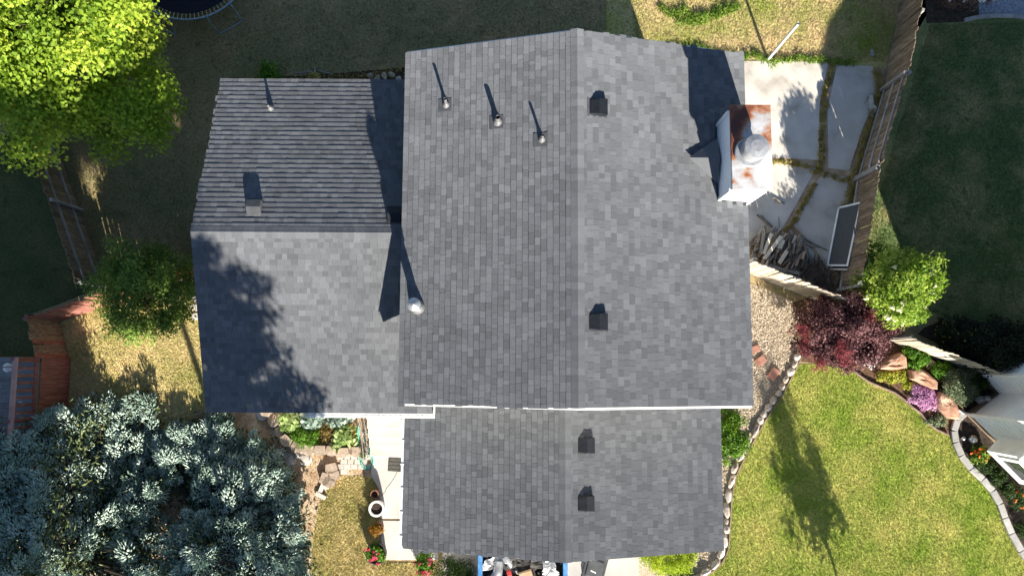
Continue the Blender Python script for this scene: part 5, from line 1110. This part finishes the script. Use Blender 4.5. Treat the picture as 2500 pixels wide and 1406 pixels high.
# ------------------------------------------------------------------ trampoline
TZ = .75; tr_ = 1.95; e0 = P(458, 49, TZ); tc = Vector((P(456, 0, TZ).x, e0.y + tr_, 0))
tm = empty('trampoline', tc, 'round trampoline with blue steel ring at the top edge', 'trampoline')
MB().lathe(tc + Vector((0, 0, TZ - .01)), [(1.74, -.004), (1.74, 0), (0, .0)], 64).build('jumping_mat', 'tramp_bed', tm)
ring = [tc + Vector((math.cos(a) * tr_, math.sin(a) * tr_, TZ)) for a in np.linspace(0, 2 * math.pi, 65)]
MB().tube(ring, .03, 8, cap=False).build('frame_ring', 'tramp_steel', tm, smooth=True)
spr = MB().tube([(1.75, 0, 0), (1.93, 0, 0)], .011, 6).mesh('spring', 'spring')
for k in range(88): inst('spring', spr, tm, tc + Vector((0, 0, TZ)), (0, 0, 2 * math.pi * k / 88))
for k, a in enumerate((-1.02, -2.05, .3, 1.3, 2.4, 3.5)):
    u = Vector((math.cos(a), math.sin(a), 0)); s_ = Vector((-u.y, u.x, 0)); p0 = tc + u * tr_ - s_ * .42; p1 = tc + u * tr_ + s_ * .42; o_ = u * .22
    path = [p0 + Vector((0, 0, TZ)), p0 + o_ * .8 + Vector((0, 0, .16)), p0 + o_ + s_ * .06 + Vector((0, 0, .04)), p1 + o_ - s_ * .06 + Vector((0, 0, .04)), p1 + o_ * .8 + Vector((0, 0, .16)), p1 + Vector((0, 0, TZ))]
    MB().tube(smooth(path, 4), .02, 7).build('leg', 'tramp_steel', tm, smooth=True)

# ------------------------------------------------------------------ grass and weeds
grass('front_lawn_grass', [(1940, 892), (2000, 890), (2085, 907), (2130, 942), (2190, 964), (2235, 1002), (2262, 1037), (2318, 1064), (2330, 1090), (2372, 1150), (2420, 1200), (2445, 1260), (2480, 1330), (2540, 1420), (2540, 1580), (1690, 1580), (1715, 1420), (1765, 1355), (1780, 1190), (1808, 1120), (1855, 1035), (1895, 972)], 220000, 'lawn_front', .036, .006, 'short green and yellowing grass on the front lawn', z=.008)
grass('side_lawn_grass', [(150, 780), (480, 690), (500, 1020), (180, 1120)], 60000, 'lawn_gold', .038, .007, 'golden dry grass in the side yard', z=.004)
grass('front_yard_grass', [(842, 1160), (925, 1168), (928, 1372), (1060, 1376), (1060, 1600), (742, 1600), (768, 1290), (784, 1222), (816, 1168)], 75000, 'lawn_gold', .04, .007, 'dry grass beside the front walk', z=.01)
grass('dry_lawn_grass', [(1540, -20), (2250, -20), (2175, 150), (2040, 155), (1820, 150), (1560, 185)], 70000, 'lawn_dry', .055, .008, 'dry yellow grass behind the patio', z=.004, lean=.9)
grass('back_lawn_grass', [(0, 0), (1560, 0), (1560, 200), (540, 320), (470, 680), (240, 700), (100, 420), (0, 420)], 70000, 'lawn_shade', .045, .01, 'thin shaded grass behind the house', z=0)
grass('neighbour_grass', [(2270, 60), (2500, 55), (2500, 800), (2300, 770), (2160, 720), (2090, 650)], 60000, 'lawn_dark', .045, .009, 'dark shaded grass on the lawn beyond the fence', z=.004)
def weeds(name, label, pts, n, m, r, L, W, h=.08):
    P_ = []
    for a, b in zip(pts, pts[1:]):
        for k in range(max(2, int(math.dist(a, b) / 5))):
            t = k / max(2, int(math.dist(a, b) / 5)); P_.append(P(a[0] + (b[0] - a[0]) * t + random.gauss(0, 3), a[1] + (b[1] - a[1]) * t + random.gauss(0, 3), h * random.uniform(.5, 1.3)))
    P_ = np.array([tuple(q) for q in P_]); V, T, _ = clusters(P_, np.array([r, r, h * .7]), n, L, W, up=.3, spread_=.9)
    o = link(name, fast_mesh(name, V, 4, T, m)); tag(o, label, 'weeds', kind='stuff')
weeds('patio_weeds', 'dry weeds growing in the long patio joint', [(2035, 160), (2020, 200), (2012, 260), (2008, 330), (2002, 395), (1998, 425)], 60, 'weed_leaf', .09, .09, .014)
weeds('patio_weeds', 'dry weeds in the patio joint below the chimney', [(1882, 392), (1930, 398), (1975, 408), (2000, 420), (2050, 440), (2080, 436)], 45, 'weed_leaf', .08, .09, .014)
weeds('patio_weeds', 'dry weeds in the joint running to the woodpile', [(1992, 450), (1975, 475), (1955, 510), (1935, 545), (1915, 560)], 50, 'weed_leaf', .08, .09, .014)
weeds('fence_weeds', 'dry weeds along the fence foot', [(2140, 170), (2150, 215), (2130, 290), (2110, 340), (2096, 400), (2085, 440), (2070, 480), (2060, 520)], 50, 'weed_leaf', .16, .1, .014, .12)
weeds('patio_edge_weeds', 'green weeds along the top edge of the patio', [(1630, 120), (1700, 118), (1780, 140), (1840, 138), (1880, 150), (1925, 146), (1990, 145), (2040, 150), (2090, 155)], 34, 'weed_green', .13, .06, .035, .1)
weeds('grass_tufts', 'green tufts in the dry lawn behind the house', [(1610, 15), (1640, 35), (1670, 20), (1690, 60), (1800, 15), (1655, 55)], 40, 'weed_green', .16, .07, .03, .1)
weeds('wall_weeds', 'straggling weeds in the shade behind the left roof', [(600, 195), (760, 190), (880, 188), (985, 170)], 10, 'weed_leaf', .16, .07, .03, .1)
# fallen needles and litter on the bare earth
n = 5200; px = sample_px([(500, 1010), (670, 1010), (820, 1110), (900, 1165), (780, 1260), (740, 1420), (380, 1420), (350, 1150)], n); c = Pn(px, .012 + rng.uniform(0, .02, n)); V = leaves(c, np.tile([0, 0, 1.0], (n, 1)), .05, .02, .4)
o = link('leaf_litter', fast_mesh('leaf_litter', V, 4, rng.uniform(0, 1, n), 'dry_leaf')); tag(o, 'dry litter scattered over the bare earth', 'litter', kind='stuff')
n = 9000; px = sample_px([(1830, 690), (1950, 755), (1945, 860), (1900, 950), (1845, 1030), (1780, 1160), (1775, 1330), (1690, 1405), (1600, 1405), (1700, 1330), (1770, 1000), (1835, 900)], n); c = Pn(px, .016 + rng.uniform(0, .012, n)); V = leaves(c, np.tile([0, 0, 1.0], (n, 1)), .045, .035, .35)
mat('chip', [(.3, (.28, .21, .15)), (.5, (.46, .38, .28)), (.7, (.62, .54, .42))], scale=40, rough=.95, attr=.35)
o = link('gravel_chips', fast_mesh('gravel_chips', V, 4, rng.uniform(0, 1, n), 'chip')); tag(o, 'tan gravel chips covering the side yard', 'gravel', kind='stuff')

# small pale leaves and bits lying on the front lawn
n = 260; px = sample_px([(1960, 900), (2085, 910), (2240, 1010), (2330, 1090), (2440, 1260), (2500, 1400), (1740, 1400), (1790, 1180), (1880, 990)], n); c = Pn(px, .04); V = leaves(c, np.tile([0, 0, 1.0], (n, 1)), rng.uniform(.02, .06, n), rng.uniform(.015, .03, n), .4)
o = link('lawn_litter', fast_mesh('lawn_litter', V, 4, rng.uniform(.3, 1, n), 'dry_leaf')); tag(o, 'pale leaf bits scattered on the front lawn', 'litter', kind='stuff')
n = 1500; px = sample_px([(100, 420), (470, 420), (470, 640), (250, 690)], n // 3); px = np.concatenate([px, sample_px([(420, 20), (1500, 20), (1500, 90), (980, 130), (540, 190)], n - n // 3)]); c = Pn(px, .03); V = leaves(c, np.tile([0, 0, 1.0], (n, 1)), .06, .035, .4)
o = link('yard_litter', fast_mesh('yard_litter', V, 4, rng.uniform(.0, 1, n), 'dry_leaf')); tag(o, 'dry leaves scattered over the shaded back yard', 'litter', kind='stuff')
